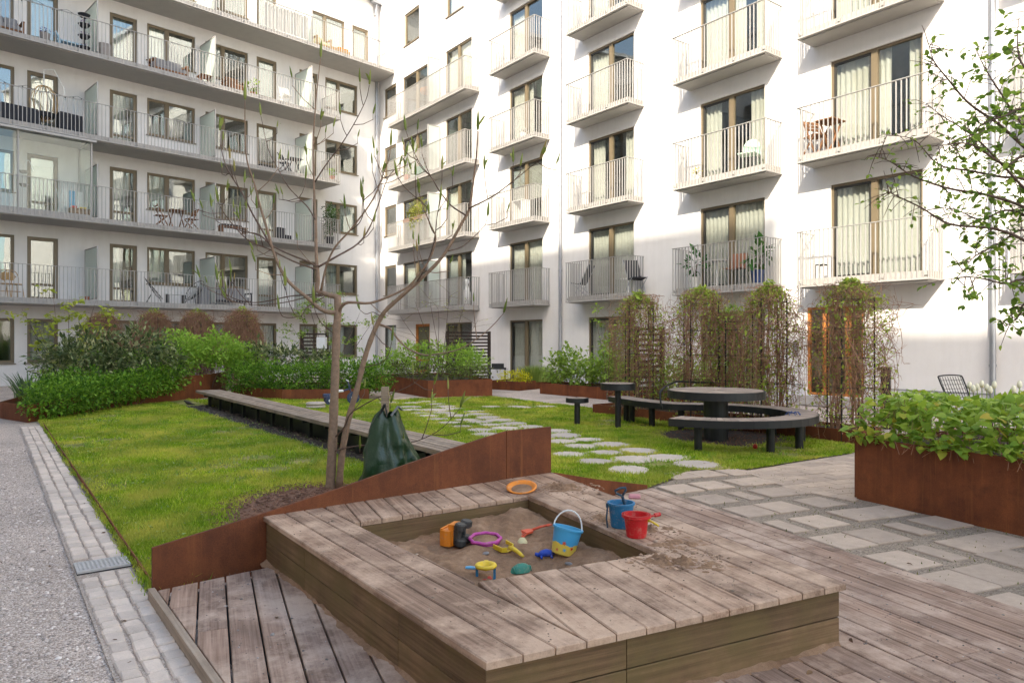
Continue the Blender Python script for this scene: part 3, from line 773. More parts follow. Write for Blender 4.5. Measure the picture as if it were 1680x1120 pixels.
def boards(p, q, outward, z0, z1, n, name='side_board', seams=(), thick=.028, back=.014):
    p = Vector(p); q = Vector(q); d = (q-p); Ln = d.length; d.normalize(); ang = math.atan2(d.y, d.x)
    cuts = [0, *seams, Ln]; hh = (z1-z0)/n
    for r in range(n):
        for a, b_ in zip(cuts[:-1], cuts[1:]):
            mb = MB(); mb.prism([(a+.002, 0), (b_-.002, 0), (b_-.002, thick), (a+.002, thick)], z0+hh*r+.004, z0+hh*(r+1)-.003, .003)
            mb.build(name, MT['box_side'], sb, (p.x, p.y-4.3, -DZ), (0, 0, ang))
boards(A, B, None, DZ, BZ-.031, 2, seams=(.72, 1.9)); boards(B, Cc, None, DZ, BZ-.031, 2, seams=(.62,)); boards(Cc, D, None, DZ, BZ-.031, 2, seams=(1.5,))
for i in range(4): 
    p = Vector(opi[i]); q = Vector(opi[(i+1) % 4]); boards(q, p, None, -.02, BZ-.031, 2, 'inner_board')
# sand: a heaped, dug-over surface
MT['sand'] = None
def sandmat():
    m, nt, b = new_mat('sand'); v = coords(nt)
    col = ramp(nt, noise(nt, v, 5, 7, .75), [(.25, (.155, .088, .052)), (.5, (.30, .185, .115)), (.75, (.44, .295, .195))])
    g = noise(nt, v, 320, 3); col = mixc(nt, .5, col, ramp(nt, g, [(.3, (.6, .6, .6)), (.7, (1.25, 1.2, 1.15))]), 'MULTIPLY')
    nt.links.new(col, b.inputs['Base Color']); b.inputs['Roughness'].default_value = .95
    b.inputs['Specular IOR Level'].default_value = .15; bump(nt, b, noise(nt, v, 90, 6, .8), .7, .012); return m
MT['sand'] = sandmat()
from mathutils import noise as mnoise
def sand_h(x, y):
    h = .18 + .05*mnoise.noise((x*2.2, y*2.2, 1.3)) + .028*mnoise.noise((x*6, y*6, 4)) + .014*mnoise.noise((x*15, y*15, 7)) + .006*mnoise.noise((x*38, y*38, 9))
    h += .10*math.exp(-((x-.10)**2+(y-5.15)**2)/.12) + .055*math.exp(-((x-.55)**2+(y-4.25)**2)/.03) + .05*math.exp(-((x-.25)**2+(y-3.75)**2)/.02)
    h -= .05*math.exp(-((x+.1)**2+(y-4.1)**2)/.05) + .04*math.exp(-((x+.55)**2+(y-4.2)**2)/.02)
    return h
n = 150; V = []; F = []
o4 = [Vector(p) for p in (opi[0], opi[1], opi[2], opi[3])]
for i in range(n+1):
    for j in range(n+1):
        a = -.02+1.04*i/n; c = -.02+1.04*j/n
        p = (o4[0]*(1-a)+o4[1]*a)*(1-c)+(o4[3]*(1-a)+o4[2]*a)*c
        V.append((p.x, p.y, sand_h(p.x, p.y)))
for i in range(n):
    for j in range(n): F.append((i*(n+1)+j, (i+1)*(n+1)+j, (i+1)*(n+1)+j+1, i*(n+1)+j+1))
so = mo('sand', np_mesh('sand', V, F, MT['sand'], True)); tag(so, 'reddish play sand filling the sandbox', 'sand', kind='stuff')
# spilled sand on the boards: thin lumpy patches
def spill(name, cx, cy, rx, ry, hgt, z, seed, label, n=80):
    V = []; F = []; idx = {}
    for i in range(n+1):
        for j in range(n+1):
            u = -1+2*i/n; w = -1+2*j/n; x = cx+u*rx; y = cy+w*ry
            r = math.sqrt(u*u+w*w) + .45*mnoise.noise((x*4, y*4, seed)) + .25*mnoise.noise((x*13, y*13, seed+3))
            h = hgt*max(-.25, .62-r)*(.45+1.6*mnoise.noise((x*16, y*16, seed+5))) + hgt*.9*max(0, .7-r)*mnoise.noise((x*45, y*45, seed))
            idx[i, j] = len(V); V.append((x, y, z+h-.001))
    for i in range(n):
        for j in range(n):
            q = (idx[i, j], idx[i+1, j], idx[i+1, j+1], idx[i, j+1])
            if max(V[k][2] for k in q) > z and not clip_in([(V[k][0], V[k][1]) for k in q], opi): F.append(q)
    if F: tag(mo(name, np_mesh(name, V, F, MT['sand'], True)), label, 'sand', kind='stuff')
for k, (px, py, rx, ry, hg, lab) in enumerate((
    (925, 800, .30, .24, .05, 'spilled sand at the back corner of the sandbox'), (1108, 922, .30, .17, .06, 'spilled sand heap right of the sandbox opening'),
    (1100, 893, .22, .16, .03, 'thin spilled sand beside the opening near the red bucket'), (1075, 868, .15, .13, .03, 'crumbs of sand behind the red bucket'), (985, 850, .13, .16, .03, 'spilled sand left of the plain blue bucket'))):
    x, y = G(px, py, BZ); spill('spilled_sand', x, y, rx, ry, hg, BZ, 10+k*3, lab)
# sand washed along the foot of the box
fs = MB(); random.seed(2)
def foot(p, q, side, n=220):
    p = Vector(p); q = Vector(q); d = (q-p)/n; nn = Vector((d.y, -d.x)).normalized()*side; V = []; F = []
    for i in range(n+1):
        c = p+d*i; w = max(.004, .035+.06*mnoise.noise((c.x*2.3, c.y*2.3, 2))+.03*mnoise.noise((c.x*7, c.y*7, 5))+.012*mnoise.noise((c.x*31, c.y*31, 5))); h = max(.002, .012+.02*mnoise.noise((c.x*5, c.y*5, 8))+.008*mnoise.noise((c.x*23, c.y*23, 8)))
        V += [(c.x, c.y, DZ+h), (c.x+nn.x*w*.45, c.y+nn.y*w*.45, DZ+h*.3), (c.x+nn.x*w, c.y+nn.y*w, DZ-.003)]
    for i in range(n):
        for k in range(2): F.append((3*i+k, 3*i+3+k, 3*i+4+k, 3*i+1+k))
    fs.add(V, F)
foot(A, B, 1); foot(B, Cc, 1)
tag(fs.build('sand_drift', MT['sand'], smooth=True), 'sand drifted along the foot of the sandbox sides', 'sand', kind='stuff')
# ---------------------------------------------------------------- corten walls, planters
adir = (Vector(D)-Vector(A)).normalized(); adn = Vector((-adir.y, adir.x)); adl = (Vector(D)-Vector(A)).length
cw = empty('corten_wall', (-.6, 5.5, 0)); tag(cw, 'rusty steel retaining wall sloping up behind the sandbox', 'wall')
def corten(pts, tops, name, parent, t=.014, base=-.1, lip=.0):
    # pts: list of 2-D points along the foot; tops: heights
    off = Vector(parent.location[:2]) if parent else Vector((0, 0)); V = []; F = []
    P = [Vector(p)-off for p in pts]; k = len(P)
    for i in range(k):
        d = (P[min(i+1, k-1)]-P[max(i-1, 0)]).normalized(); nn = Vector((-d.y, d.x))*t
        V += [(*P[i], base), (*P[i], tops[i]), (*(P[i]+nn), tops[i]), (*(P[i]+nn), base)]
    for i in range(k-1):
        a = 4*i; b_ = 4*i+4
        F += [(a, b_, b_+1, a+1), (a+1, b_+1, b_+2, a+2), (a+2, b_+2, b_+3, a+3)]
    F += [(0, 1, 2, 3), (4*k-1, 4*k-2, 4*k-3, 4*k-4)]
    b = MB(); b.add(V, F); return b.build(name, MT['rust'], parent)
w0 = Vector((-2.12, 4.215)); ptsA = []; tpA = []
keys = [(-1.0, .27), (0, .368), (.23, .473), (.556, .643), (.70, .718), (.805, .749)]
def topz(t):
    ks = [(-.265, .276), (0, .368), (.23, .473), (.556, .640), (.72, .715), (.805, .749), (1.0, .749)]
    for (a, za), (b_, zc) in zip(ks[:-1], ks[1:]):
        if t <= b_: return za+(zc-za)*(t-a)/(b_-a)
    return .749
tt = [-.265+(1.07)*i/26 for i in range(27)]
def wp(t):
    if t < 0: return w0.lerp(Vector(A), (t+.265)/.265)+adn*.02
    return Vector(A).lerp(Vector(D), t)+adn*.02
corten([wp(t) for t in tt], [topz(t) for t in tt], 'panel', cw, .02)
corten([wp(.8072), wp(.9), wp(1.005)], [.75, .75, .749], 'panel', cw, .02)
# slim return going back from the right end
cl = empty('corten_edging', (.8, 6.8, 0)); tag(cl, 'low rusty steel edging sloping down from the sandbox corner to the paving', 'edging')
corten([Vector((.375, 6.295)), Vector((.8, 6.68)), Vector((1.36, 7.16))], [.345, .21, .06], 'panel', cl, .012)
def planter(name, label, poly, h, soil=.05, group=None, open_=False, tops=None):
    cx = sum(p[0] for p in poly)/len(poly); cy = sum(p[1] for p in poly)/len(poly)
    e = empty(name, (cx, cy, 0)); tag(e, label, 'planter', group)
    poly = poly if area(poly) > 0 else poly[::-1]
    n = len(poly)
    for i in range(n):
        p = Vector(poly[i]); q = Vector(poly[(i+1) % n])
        corten([p, q], [h, h], 'panel', e, .014, -.05)
    b = MB(); ins = inset(poly, .01); b.add([(x-cx, y-cy, h-soil) for x, y in ins], [tuple(range(n))]); b.build('soil', MT['soil'], e)
    return e
P_R = planter('corten_planter', 'large rusty steel planter at the right edge, nearest the viewer', [tuple(pf), tuple(pf+pdir*5), tuple(pf+pdir*5+Vector((1.9, .9))), tuple(pf+Vector((1.95, .75)))], .584)
c1 = [(-9.12, 13.45), (-9.05, 14.6), (-8.95, 15.8), (-8.75, 17.2), (-8.42, 18.9)]
P1 = empty('corten_planter', (-9.5, 16, 0)); tag(P1, 'curved rusty steel planter behind the lawn, left of the bench', 'planter')
corten([Vector(p) for p in c1], [.30, .36, .43, .51, .60], 'panel', P1); corten([Vector(p) for p in ((-8.42, 18.91), (-8.3, 19.6), (-8.6, 21.5))], [.6, .6, .6], 'panel', P1)
corten([Vector((-12.3, 19.5)), Vector((-10.2, 14.2)), Vector((-9.13, 13.44))], [.3, .3, .3], 'panel', P1)
b = MB(); b.add([(x+9.5, y-16, z) for x, y, z in ((-9.1, 13.5, .2), (-9.03, 14.6, .26), (-8.9, 15.8, .33), (-8.7, 17.2, .42), (-8.4, 19, .5), (-8.7, 21.5, .5), (-12.2, 21.5, .3), (-12.2, 19.4, .2), (-10.1, 14.3, .2))], [tuple(range(9))]); b.build('soil', MT['soil'], P1)
planter('corten_planter', 'low rusty steel planter with clipped hedge behind the far end of the bench', [(-7.6, 19.4), (-5.9, 18.3), (-3.72, 18.55), (-4.4, 21.5), (-7.8, 21.6)], .27)
planter('corten_planter', 'rusty steel planter with shrubs at the far end of the stepping stones', [(-2.24, 18.97), (-.547, 19.75), (-2.3, 23.9), (-4.4, 22.6)], .46)
planter('corten_planter', 'low rusty steel planter with yellow and grassy plants near the glazed doors', [(.22, 22.1), (1.25, 23.6), (.4, 24.6), (-.75, 22.9)], .25)
p4 = Vector((.82, 20.95))
planter('corten_planter', 'long low rusty steel planter with leafy shrubs below the facade', [tuple(p4), tuple(p4+U2*6.4), tuple(p4+U2*6.4+N2*.9), tuple(p4+N2*.9)], .29)
p5 = Vector((1.69, 14.94))
planter('corten_planter', 'narrow low rusty steel strip planter behind the round table', [tuple(p5), tuple(p5+U2*5.6), tuple(p5+U2*5.6+N2*.75), tuple(p5+N2*.75)], .19)
planter('corten_planter', 'low rusty steel planter with hedge by the gravel, far left', [(-13.8, 22.5), (-10.9, 20.6), (-11.6, 22.2), (-13.6, 24.0)], .28)
# ---------------------------------------------------------------- foliage helpers
def P3(px, py, Y): return Vector(((px-840)/1170*Y, Y, EYE-(py-560)/1170*Y))
LEAF = np.array([[0, 0, 0], [.28, .42, .06], [0, 1, -.05], [-.28, .42, .06]], np.float32)
LEAF6 = np.array([[0, 0, 0], [.30, .30, .07], [.24, .68, .06], [0, 1, -.12], [-.24, .68, .06], [-.30, .30, .07], [0, .5, 0]], np.float32)
LF4 = np.array([[0, 1, 2], [0, 2, 3]]); LF6 = np.array([[0, 1, 6], [1, 2, 6], [2, 3, 6], [3, 4, 6], [4, 5, 6], [5, 0, 6]])
def orient(d, up):
    y = d/np.linalg.norm(d, axis=1, keepdims=True); x = np.cross(y, up); ln = np.linalg.norm(x, axis=1, keepdims=True); x = x/np.maximum(ln, 1e-6); z = np.cross(x, y)
    return np.stack([x, y, z], axis=2)
def leaf_mesh(name, P, Dv, size, mat, shape=LEAF, faces=LF4, width=1.0, up=None):
    n = len(P); s = np.broadcast_to(np.asarray(size, np.float32), (n,))
    if up is None: up = np.tile(np.array([[0, 0, 1.0]]), (n, 1)) + rng.normal(0, .35, (n, 3))
    M = orient(Dv, up); sh = shape.copy(); sh[:, 0] *= width
    V = np.einsum('nij,kj->nki', M, sh)*s[:, None, None] + P[:, None, :]
    k = len(sh); F = faces[None, :, :] + (np.arange(n)*k)[:, None, None]
    return np_mesh(name, V.reshape(-1, 3), F.reshape(-1, faces.shape[1]), mat)
def blob_points(blobs, n, shell=.55):
    vol = np.array([b[3]*b[4]*b[5] for b in blobs])**(2/3); w = vol/vol.sum(); out = []; nor = []
    for b, k in zip(blobs, rng.multinomial(n, w)):
        d = rng.normal(0, 1, (k, 3)); d /= np.linalg.norm(d, axis=1, keepdims=True)
        r = 1-(1-shell)*rng.random(k)**1.6 if shell < 1 else np.ones(k)
        # ragged outline from lumps on the blob
        lump = 1+.26*np.sin(d[:, 0]*7+b[0]*3)*np.cos(d[:, 1]*6+b[1]*2)+.18*np.sin(d[:, 2]*9+d[:, 0]*5+b[1])
        p = d*(r*lump)[:, None]*np.array(b[3:6])+np.array(b[:3]); out.append(p); nor.append(d)
    return np.concatenate(out), np.concatenate(nor)
def stems(b, base, tips, r=.012, n=5, wob=.08):
    for t in tips:
        p0 = Vector(base)+Vector((random.uniform(-.1, .1), random.uniform(-.1, .1), 0)); t = Vector(t)
        pts = [p0.lerp(t, i/4)+Vector((random.uniform(-wob, wob), random.uniform(-wob, wob), 0))*(0 < i < 4) for i in range(5)]
        b.tube(pts, [r*(1-.8*i/4) for i in range(5)], n)
def shrub(name, label, cat, blobs, n, size, mat, group=None, shell=.5, width=1., upbias=.35, shape=LEAF, faces=LF4, floor=.03, loc=None, stem='bark_dark', sr=.012):
    base = loc or (blobs[0][0], blobs[0][1], 0)
    e = empty(name, base); tag(e, label, cat, group)
    P, D_ = blob_points(blobs, n, shell); keep = P[:, 2] > floor; P = P[keep]; D_ = D_[keep]
    d = D_*.8 + rng.normal(0, .6, D_.shape); d[:, 2] += upbias*rng.random(len(d)) - .1
    s = size*np.clip(rng.lognormal(0, .32, len(P)), .45, 1.8)
    mo('foliage', leaf_mesh('foliage', P-np.array(base), d, s, mat, shape, faces, width), e)['kind'] = 'stuff'
    b = MB(); tips = [(x-base[0]+random.uniform(-.5, .5)*rx, y-base[1]+random.uniform(-.5, .5)*ry, z-base[2]+.35*rz) for x, y, z, rx, ry, rz in blobs for _ in range(3)]
    for t in tips: stems(b, (t[0]*.6, t[1]*.6, .0), [t], sr)
    tag(b.build('stems', MT[stem], e), kind='stuff')
    return e
G_hedge = leafmat('hedge_leaf', (.045, .135, .014), (.25, .44, .05), .4)
G_laurel = leafmat('laurel_leaf', (.05, .085, .03), (.27, .31, .13), .25, .35, (.78, .74, .42))
G_bright = leafmat('bright_leaf', (.21, .38, .05), (.42, .60, .10), .45)
G_maple = leafmat('maple_leaf', (.34, .42, .05), (.56, .60, .10), .45)
G_light = leafmat('fresh_leaf', (.17, .29, .045), (.36, .50, .09), .4)
G_yellow = leafmat('yellow_leaf', (.55, .52, .02), (.75, .70, .05), .3)
G_grassy = leafmat('ornamental_grass', (.16, .25, .045), (.36, .45, .11), .3)
G_epi = leafmat('epimedium_leaf', (.20, .34, .045), (.42, .56, .075), .4, .4, (.58, .46, .07))
G_tree = leafmat('tree_leaf', (.10, .19, .03), (.34, .48, .075), .5)
def blademat():
    m = leafmat('grass_blade', (.14, .29, .014), (.50, .67, .05), .4, .5, (.85, .74, .28)); nt = m.node_tree; b = nt.nodes['Principled BSDF']
    src = b.inputs['Base Color'].links[0].from_socket; v = coords(nt)
    col = mixc(nt, ramp(nt, noise(nt, v, 1.5, 6, .7), [(.42, (0, 0, 0)), (.60, (.85, .85, .85))]), src, (.58, .55, .11))
    col = mixc(nt, 1, col, ramp(nt, noise(nt, v, .9, 4, .6), [(.35, (.55, .66, .55)), (.62, (1.15, 1.08, 1.08))]), 'MULTIPLY')
    for n in nt.nodes:
        if n.type in ('BSDF_PRINCIPLED',): nt.links.new(col, n.inputs['Base Color'])
        if n.type == 'BSDF_TRANSLUCENT': nt.links.new(col, n.inputs['Color'])
    return m
G_blade = blademat()
G_bud = leafmat('bud_green', (.15, .21, .045), (.33, .38, .10), .25, .45, (.40, .25, .12))
G_pink = leafmat('pink_flower', (.50, .20, .20), (.66, .36, .33), .3)
random.seed(31)
# lawn grass --------------------------------------------------------
def grass(n, label):
    xs = []; ys = []
    tot = 0
    while tot < n:
        m = n*3; Y = 4.2*(20/4.2)**rng.random(m); Y = Y[rng.random(m) < (4.2/Y)**.15]
        X = rng.uniform(-9.2, 5.2, len(Y)); ok = in_poly(X, Y, LAWN)
        ok &= ~(((X+1.72)/.95)**2+((Y-6.55)/1.1)**2 < rng.uniform(.55, 1.15, len(X)))       # mulch round the tree
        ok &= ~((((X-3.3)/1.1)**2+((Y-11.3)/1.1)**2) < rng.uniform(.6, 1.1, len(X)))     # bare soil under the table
        sb_ = (X+.667)*.761*-1+0  # placeholder
        # dark strip under the bench
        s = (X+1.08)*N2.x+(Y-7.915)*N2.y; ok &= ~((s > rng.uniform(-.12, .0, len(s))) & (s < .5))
        for sx, sy in STONES: ok &= (X-sx)**2+(Y-sy)**2 > rng.uniform(.20, .275, len(X))**2
        # thin, patchy growth
        ok &= rng.random(len(X)) < .50+.38*np.sin(X*1.9+1)*np.cos(Y*1.3+X*.7)+.3*np.sin(X*5.3+Y*3.1)*np.cos(Y*6.1-X*2)
        X = X[ok]; Y = Y[ok]; xs.append(X); ys.append(Y); tot += len(X)
    X = np.concatenate(xs)[:n]+rng.normal(0, .018, n); Y = np.concatenate(ys)[:n]+rng.normal(0, .018, n)
    patch = .5+.5*np.sin(X*2.3+.6*np.sin(Y*1.7))*np.cos(Y*1.9+X)
    h = rng.uniform(.014, .042, n)*(.6+.75*patch)*np.where(rng.random(n) < .04, 1.7, 1); w = .0022+.00055*Y
    a = rng.uniform(0, 2*np.pi, n); lean = rng.normal(0, .55, (n, 2))*h[:, None]
    V = np.zeros((n, 3, 3), np.float32)
    V[:, 0] = np.stack([X-np.cos(a)*w, Y-np.sin(a)*w, np.full(n, -.004)], 1); V[:, 1] = np.stack([X+np.cos(a)*w, Y+np.sin(a)*w, np.full(n, -.004)], 1)
    V[:, 2] = np.stack([X+lean[:, 0], Y+lean[:, 1], h], 1)
    F = np.arange(n*3).reshape(n, 3)
    tag(mo('grass', np_mesh('grass', V.reshape(-1, 3), F, G_blade)), label, 'grass', kind='stuff')
grass(420000, 'short green lawn grass around the bench and the stepping stones')
# tufts along edges and pale clover leaves
P = []
for _ in range(5200):
    x, y = rng.uniform(-8, -1), rng.uniform(4.5, 14)
    if in_poly(np.array([x]), np.array([y]), LAWN)[0] and not ((x+1.72)/.95)**2+((y-6.55)/1.1)**2 < 1: P.append((x, y, .02))
P = np.array(P); d = rng.normal(0, 1, P.shape); d[:, 2] = abs(d[:, 2])*.5
tag(mo('clover', leaf_mesh('clover', P, d, rng.uniform(.012, .04, len(P)), leafmat('clover_leaf', (.16, .28, .06), (.40, .50, .20), .3))), 'pale broad weeds scattered through the lawn', 'weeds', kind='stuff')
V = []; F = []
for _ in range(420):                                      # coarser tufts left by the mower
    for _t in range(50):
        y = 4.3*(17/4.3)**rng.random(); x = rng.uniform(-9, 4.8)
        if in_poly(np.array([x]), np.array([y]), LAWN)[0] and ((x+1.72)/.95)**2+((y-6.55)/1.1)**2 > 1.05 and ((x-3.25)/1.3)**2+((y-11.2)/1.3)**2 > 1 and not -.1 < (x+1.08)*N2.x+(y-7.915)*N2.y < .55 and all((x-a)**2+(y-c)**2 > .1 for a, c in STONES): break
    else: continue
    for _b in range(16):
        a = rng.uniform(0, 6.28); px_ = x+rng.normal(0, .03); py2 = y+rng.normal(0, .03); h = rng.uniform(.03, .085); w = .0022+.0004*y; k = len(V); l_ = rng.normal(0, .5, 2)*h
        V += [(px_-w*math.cos(a), py2-w*math.sin(a), -.003), (px_+w*math.cos(a), py2+w*math.sin(a), -.003), (px_+l_[0], py2+l_[1], h)]; F.append((k, k+1, k+2))
tag(mo('grass_tufts', np_mesh('grass_tufts', V, F, leafmat('tuft_blade', (.12, .25, .03), (.36, .52, .08), .4))), 'longer grass tufts scattered over the lawn', 'grass', kind='stuff')
def litter(n, region, z, mat, label):
    bx = [p[0] for p in region]; by = [p[1] for p in region]; X = rng.uniform(min(bx), max(bx), n*4); Y = rng.uniform(min(by), max(by), n*4); ok = in_poly(X, Y, region); X = X[ok][:n]; Y = Y[ok][:n]
    P = np.stack([X, Y, np.full(len(X), z)], 1); d = rng.normal(0, 1, P.shape); d[:, 2] *= .12
    tag(mo('leaf_litter', leaf_mesh('leaf_litter', P, d, rng.uniform(.015, .045, len(P)), mat, LEAF6, LF6, .8)), label, 'leaf litter', kind='stuff')
LITM = leafmat('dry_leaf', (.10, .05, .03), (.30, .18, .09), .1)
litter(260, LAWN, .022, LITM, 'dry brown leaf litter on the lawn'); litter(60, PAV, .010, LITM, 'dry leaf litter on the slab paving'); litter(40, [tuple(b0), tuple(b0+ddir*7), tuple(b0+ddir*7+perp*1.6), tuple(b0+perp*1.6)], -.006, LITM, 'dry leaf litter on the cobbles and gravel'); litter(26, [(-2, 4.1), (-.1, 2.3), (1.8, 3.1), (3.0, 2.6), (1.4, 6.8), (.4, 6.1)], DZ+.006, LITM, 'dry leaf litter on the deck')
# pebbles on the gravel path ---------------------------------------
def pebbles(n, region, z, size, mat, name, label, pw=1.0):
    xs = []; ys = []; tot = 0; bx = [p[0] for p in region]; by = [p[1] for p in region]
    while tot < n:
        X = rng.uniform(min(bx), max(bx), n*2); Y = min(by)+(max(by)-min(by))*rng.random(n*2)**pw; ok = in_poly(X, Y, region) & ~in_poly(X, Y, opi); xs.append(X[ok]); ys.append(Y[ok]); tot += ok.sum()
    X = np.concatenate(xs)[:n]; Y = np.concatenate(ys)[:n]; s = size*rng.lognormal(0, .4, n)
    oc = np.array([[1, 0, 0], [0, 1, 0], [-1, 0, 0], [0, -1, 0], [0, 0, .7], [0, 0, -.5], [.6, .6, .35], [-.6, .6, .3], [-.6, -.6, .35], [.6, -.6, .3]], np.float32)
    fc = np.array([[0, 6, 4], [6, 1, 4], [1, 7, 4], [7, 2, 4], [2, 8, 4], [8, 3, 4], [3, 9, 4], [9, 0, 4], [0, 1, 6], [1, 2, 7], [2, 3, 8], [3, 0, 9]])
    a = rng.uniform(0, 6.28, n); ca, sa_ = np.cos(a), np.sin(a); st = rng.uniform(.6, 1.4, (n, 3))
    B_ = oc[None]*st[:, None, :]*s[:, None, None]
    V = np.stack([B_[..., 0]*ca[:, None]-B_[..., 1]*sa_[:, None]+X[:, None], B_[..., 0]*sa_[:, None]+B_[..., 1]*ca[:, None]+Y[:, None], B_[..., 2]+z], 2)
    F = fc[None]+(np.arange(n)*len(oc))[:, None, None]
    o = mo(name, np_mesh(name, V.reshape(-1, 3), F.reshape(-1, 3), mat)); tag(o, label, 'gravel', kind='stuff')
def pebblemat(name, stops):
    m, nt, b = new_mat(name); g = N(nt, 'ShaderNodeNewGeometry'); nt.links.new(ramp(nt, g.outputs['Random Per Island'], stops), b.inputs['Base Color']); b.inputs['Roughness'].default_value = .85; return m
MT['peb'] = pebblemat('gravel_stone', [(0, (.22, .18, .155)), (.4, (.50, .42, .37)), (.75, (.66, .56, .50)), (1, (.88, .79, .73))])
l0 = b0+perp*.32
pebbles(34000, [(l0.x+ddir.x*-1, l0.y+ddir.y*-1), (l0.x+ddir.x*9, l0.y+ddir.y*9), (-9.5, 9.5), (-4.5, 2.2)], -.029, .0055, MT['peb'], 'gravel', 'loose grey gravel on the path, left', 1.5)
pebbles(2600, [tuple(e0+ddir*-1.2), tuple(e0+ddir*1.35), tuple(e0+ddir*1.35-perp*.10), tuple(e0+ddir*-1.2-perp*.10)], -.012, .008, MT['peb'], 'gravel', 'dark gravel strip between cobbles and deck')
pebbles(1500, [(-2.0, 4.2), (-.2, 2.0), (2.5, 1.9), (3.2, 2.6), (2.9, 3.6), (1.5, 6.7), (1.1, 6.6), (1.7, 3.3), (-.1, 2.45), (-1.7, 4.6)], DZ, .003, pebblemat('deck_grit', [(0, (.06, .05, .045)), (.8, (.22, .19, .17)), (1, (.5, .46, .43))]), 'gravel', 'stray grit scattered on the deck boards')
pebbles(1400, [A, B, Cc, D], BZ, .003, pebblemat('grit', [(0, (.10, .07, .05)), (1, (.40, .30, .22))]), 'gravel', 'grit scattered on the sandbox boards')
pebbles(2600, [tuple(p) for p in PAV[:]], -.01, .006, pebblemat('dry_crumbs', [(0, (.10, .07, .04)), (.6, (.26, .2, .13)), (1, (.42, .36, .26))]), 'gravel', 'crumbs of soil and dry litter in the paving joints')
# weeds in the joints of the yard paving
P = np.stack([rng.uniform(1.4, 5, 4000), rng.uniform(3.2, 8.4, 4000), np.full(4000, -.01)], 1)
ok = in_poly(P[:, 0], P[:, 1], PAV) & (rng.random(4000) < .25+.6*(np.sin(P[:, 0]*5)*np.cos(P[:, 1]*4) > .3)); P = P[ok]; d = rng.normal(0, .6, P.shape); d[:, 2] = 1
tag(mo('joint_weeds', leaf_mesh('joint_weeds', P, d, rng.uniform(.012, .03, len(P)), leafmat('weed', (.08, .12, .02), (.30, .27, .10), .3), width=.6)), 'sparse weeds and moss in the paving joints', 'weeds', kind='stuff')
# bark mulch round the magnolia
def chips(n, cx, cy, rx, ry, label, z=.0):
    b = MB()
    for _ in range(n):
        a = random.random()*6.28; r = random.random()**.6; x = cx+rx*r*math.cos(a); y = cy+ry*r*math.sin(a); t = random.random()*3.14; l = random.uniform(.015, .05)
        p = Vector((x, y, z+random.uniform(0, .02))); d = Vector((math.cos(t), math.sin(t), random.uniform(-.3, .3)))*l
        b.bar(p-d/2, p+d/2, random.uniform(.008, .018), .004)
    tag(b.build('bark_mulch', MT['mulch']), label, 'mulch', kind='stuff')
chips(2600, -1.72, 6.55, 1.0, 1.15, 'brown bark mulch round the foot of the magnolia')
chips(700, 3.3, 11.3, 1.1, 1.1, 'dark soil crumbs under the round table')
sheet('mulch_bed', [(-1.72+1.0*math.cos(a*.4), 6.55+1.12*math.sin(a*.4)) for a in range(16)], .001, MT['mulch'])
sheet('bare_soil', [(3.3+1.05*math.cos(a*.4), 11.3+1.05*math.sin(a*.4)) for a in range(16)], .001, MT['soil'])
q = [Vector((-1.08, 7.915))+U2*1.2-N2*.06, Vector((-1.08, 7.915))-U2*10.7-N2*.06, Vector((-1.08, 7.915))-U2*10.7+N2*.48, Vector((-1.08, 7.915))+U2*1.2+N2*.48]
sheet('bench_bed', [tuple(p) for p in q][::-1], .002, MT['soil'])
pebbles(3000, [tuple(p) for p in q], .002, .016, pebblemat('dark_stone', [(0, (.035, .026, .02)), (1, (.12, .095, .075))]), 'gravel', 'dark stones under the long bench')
# shrubs -------------------------------------------------------------
hb = []
for i in range(10):
    t = i/9; x = -9.05+.28*t+random.uniform(-.08, .08); y = 13.75+4.5*t; hb.append((x, y, .34+.24*t, .40+.12*min(1, t*4), .5, .34))
hb += [(-9.5, 14.9, .42, .5, .7, .38), (-9.75, 15.9, .5, .6, .8, .4)]
shrub('ground_cover_shrub', 'dark green spreading shrub hanging over the curved planter', 'shrub', hb, 19000, .062, G_hedge, shell=.55, loc=(-9.2, 15.5, 0))
shrub('laurel_shrub', 'tall grey-green laurel shrub with cream young leaves, left of the vines', 'shrub', [(-10.2, 17.0, 1.0, .9, .9, .7), (-9.3, 17.6, 1.15, .8, .8, .65), (-10.9, 17.6, .8, .7, .8, .6), (-8.9, 18.2, .9, .6, .6, .5)], 5600, .12, G_laurel, shell=.5, width=.75)
shrub('spreading_shrub', 'bright green arching shrub above the high end of the curved planter', 'shrub', [(-9.0, 19.3, 1.1, .85, .8, .55), (-8.2, 19.9, 1.25, .7, .7, .5), (-9.3, 20.2, 1.35, .6, .6, .45), (-7.6, 20.2, .9, .5, .5, .4)], 5600, .095, G_bright, shell=.4)
hb = [(-7.35+.42*i+random.uniform(-.05, .05), 19.25-.09*i*(i < 5)+.0*i+random.uniform(-.1, .1), .55+random.uniform(-.06, .06), .42, .55, .42) for i in range(10)]
shrub('low_hedge', 'dense dark green low hedge behind the far end of the bench', 'hedge', hb+[(-3.95, 18.95, .5, .4, .5, .42)], 14000, .062, G_hedge, shell=.6, loc=(-5.5, 19, 0))
shrub('laurel_shrub', 'smaller laurel shrub with cream leaves behind the low hedge', 'shrub', [(-7.2, 20.6, 1.0, .75, .6, .5), (-6.3, 20.4, .95, .6, .5, .42), (-5.3, 20.2, .9, .5, .5, .35)], 2400, .12, G_laurel, shell=.5, width=.75)
shrub('leafy_shrub', 'fresh green shrub left of the magnolia trunk, behind the hedge', 'shrub', [(-8.0, 21.2, 1.05, .5, .5, .4)], 900, .1, G_bright)
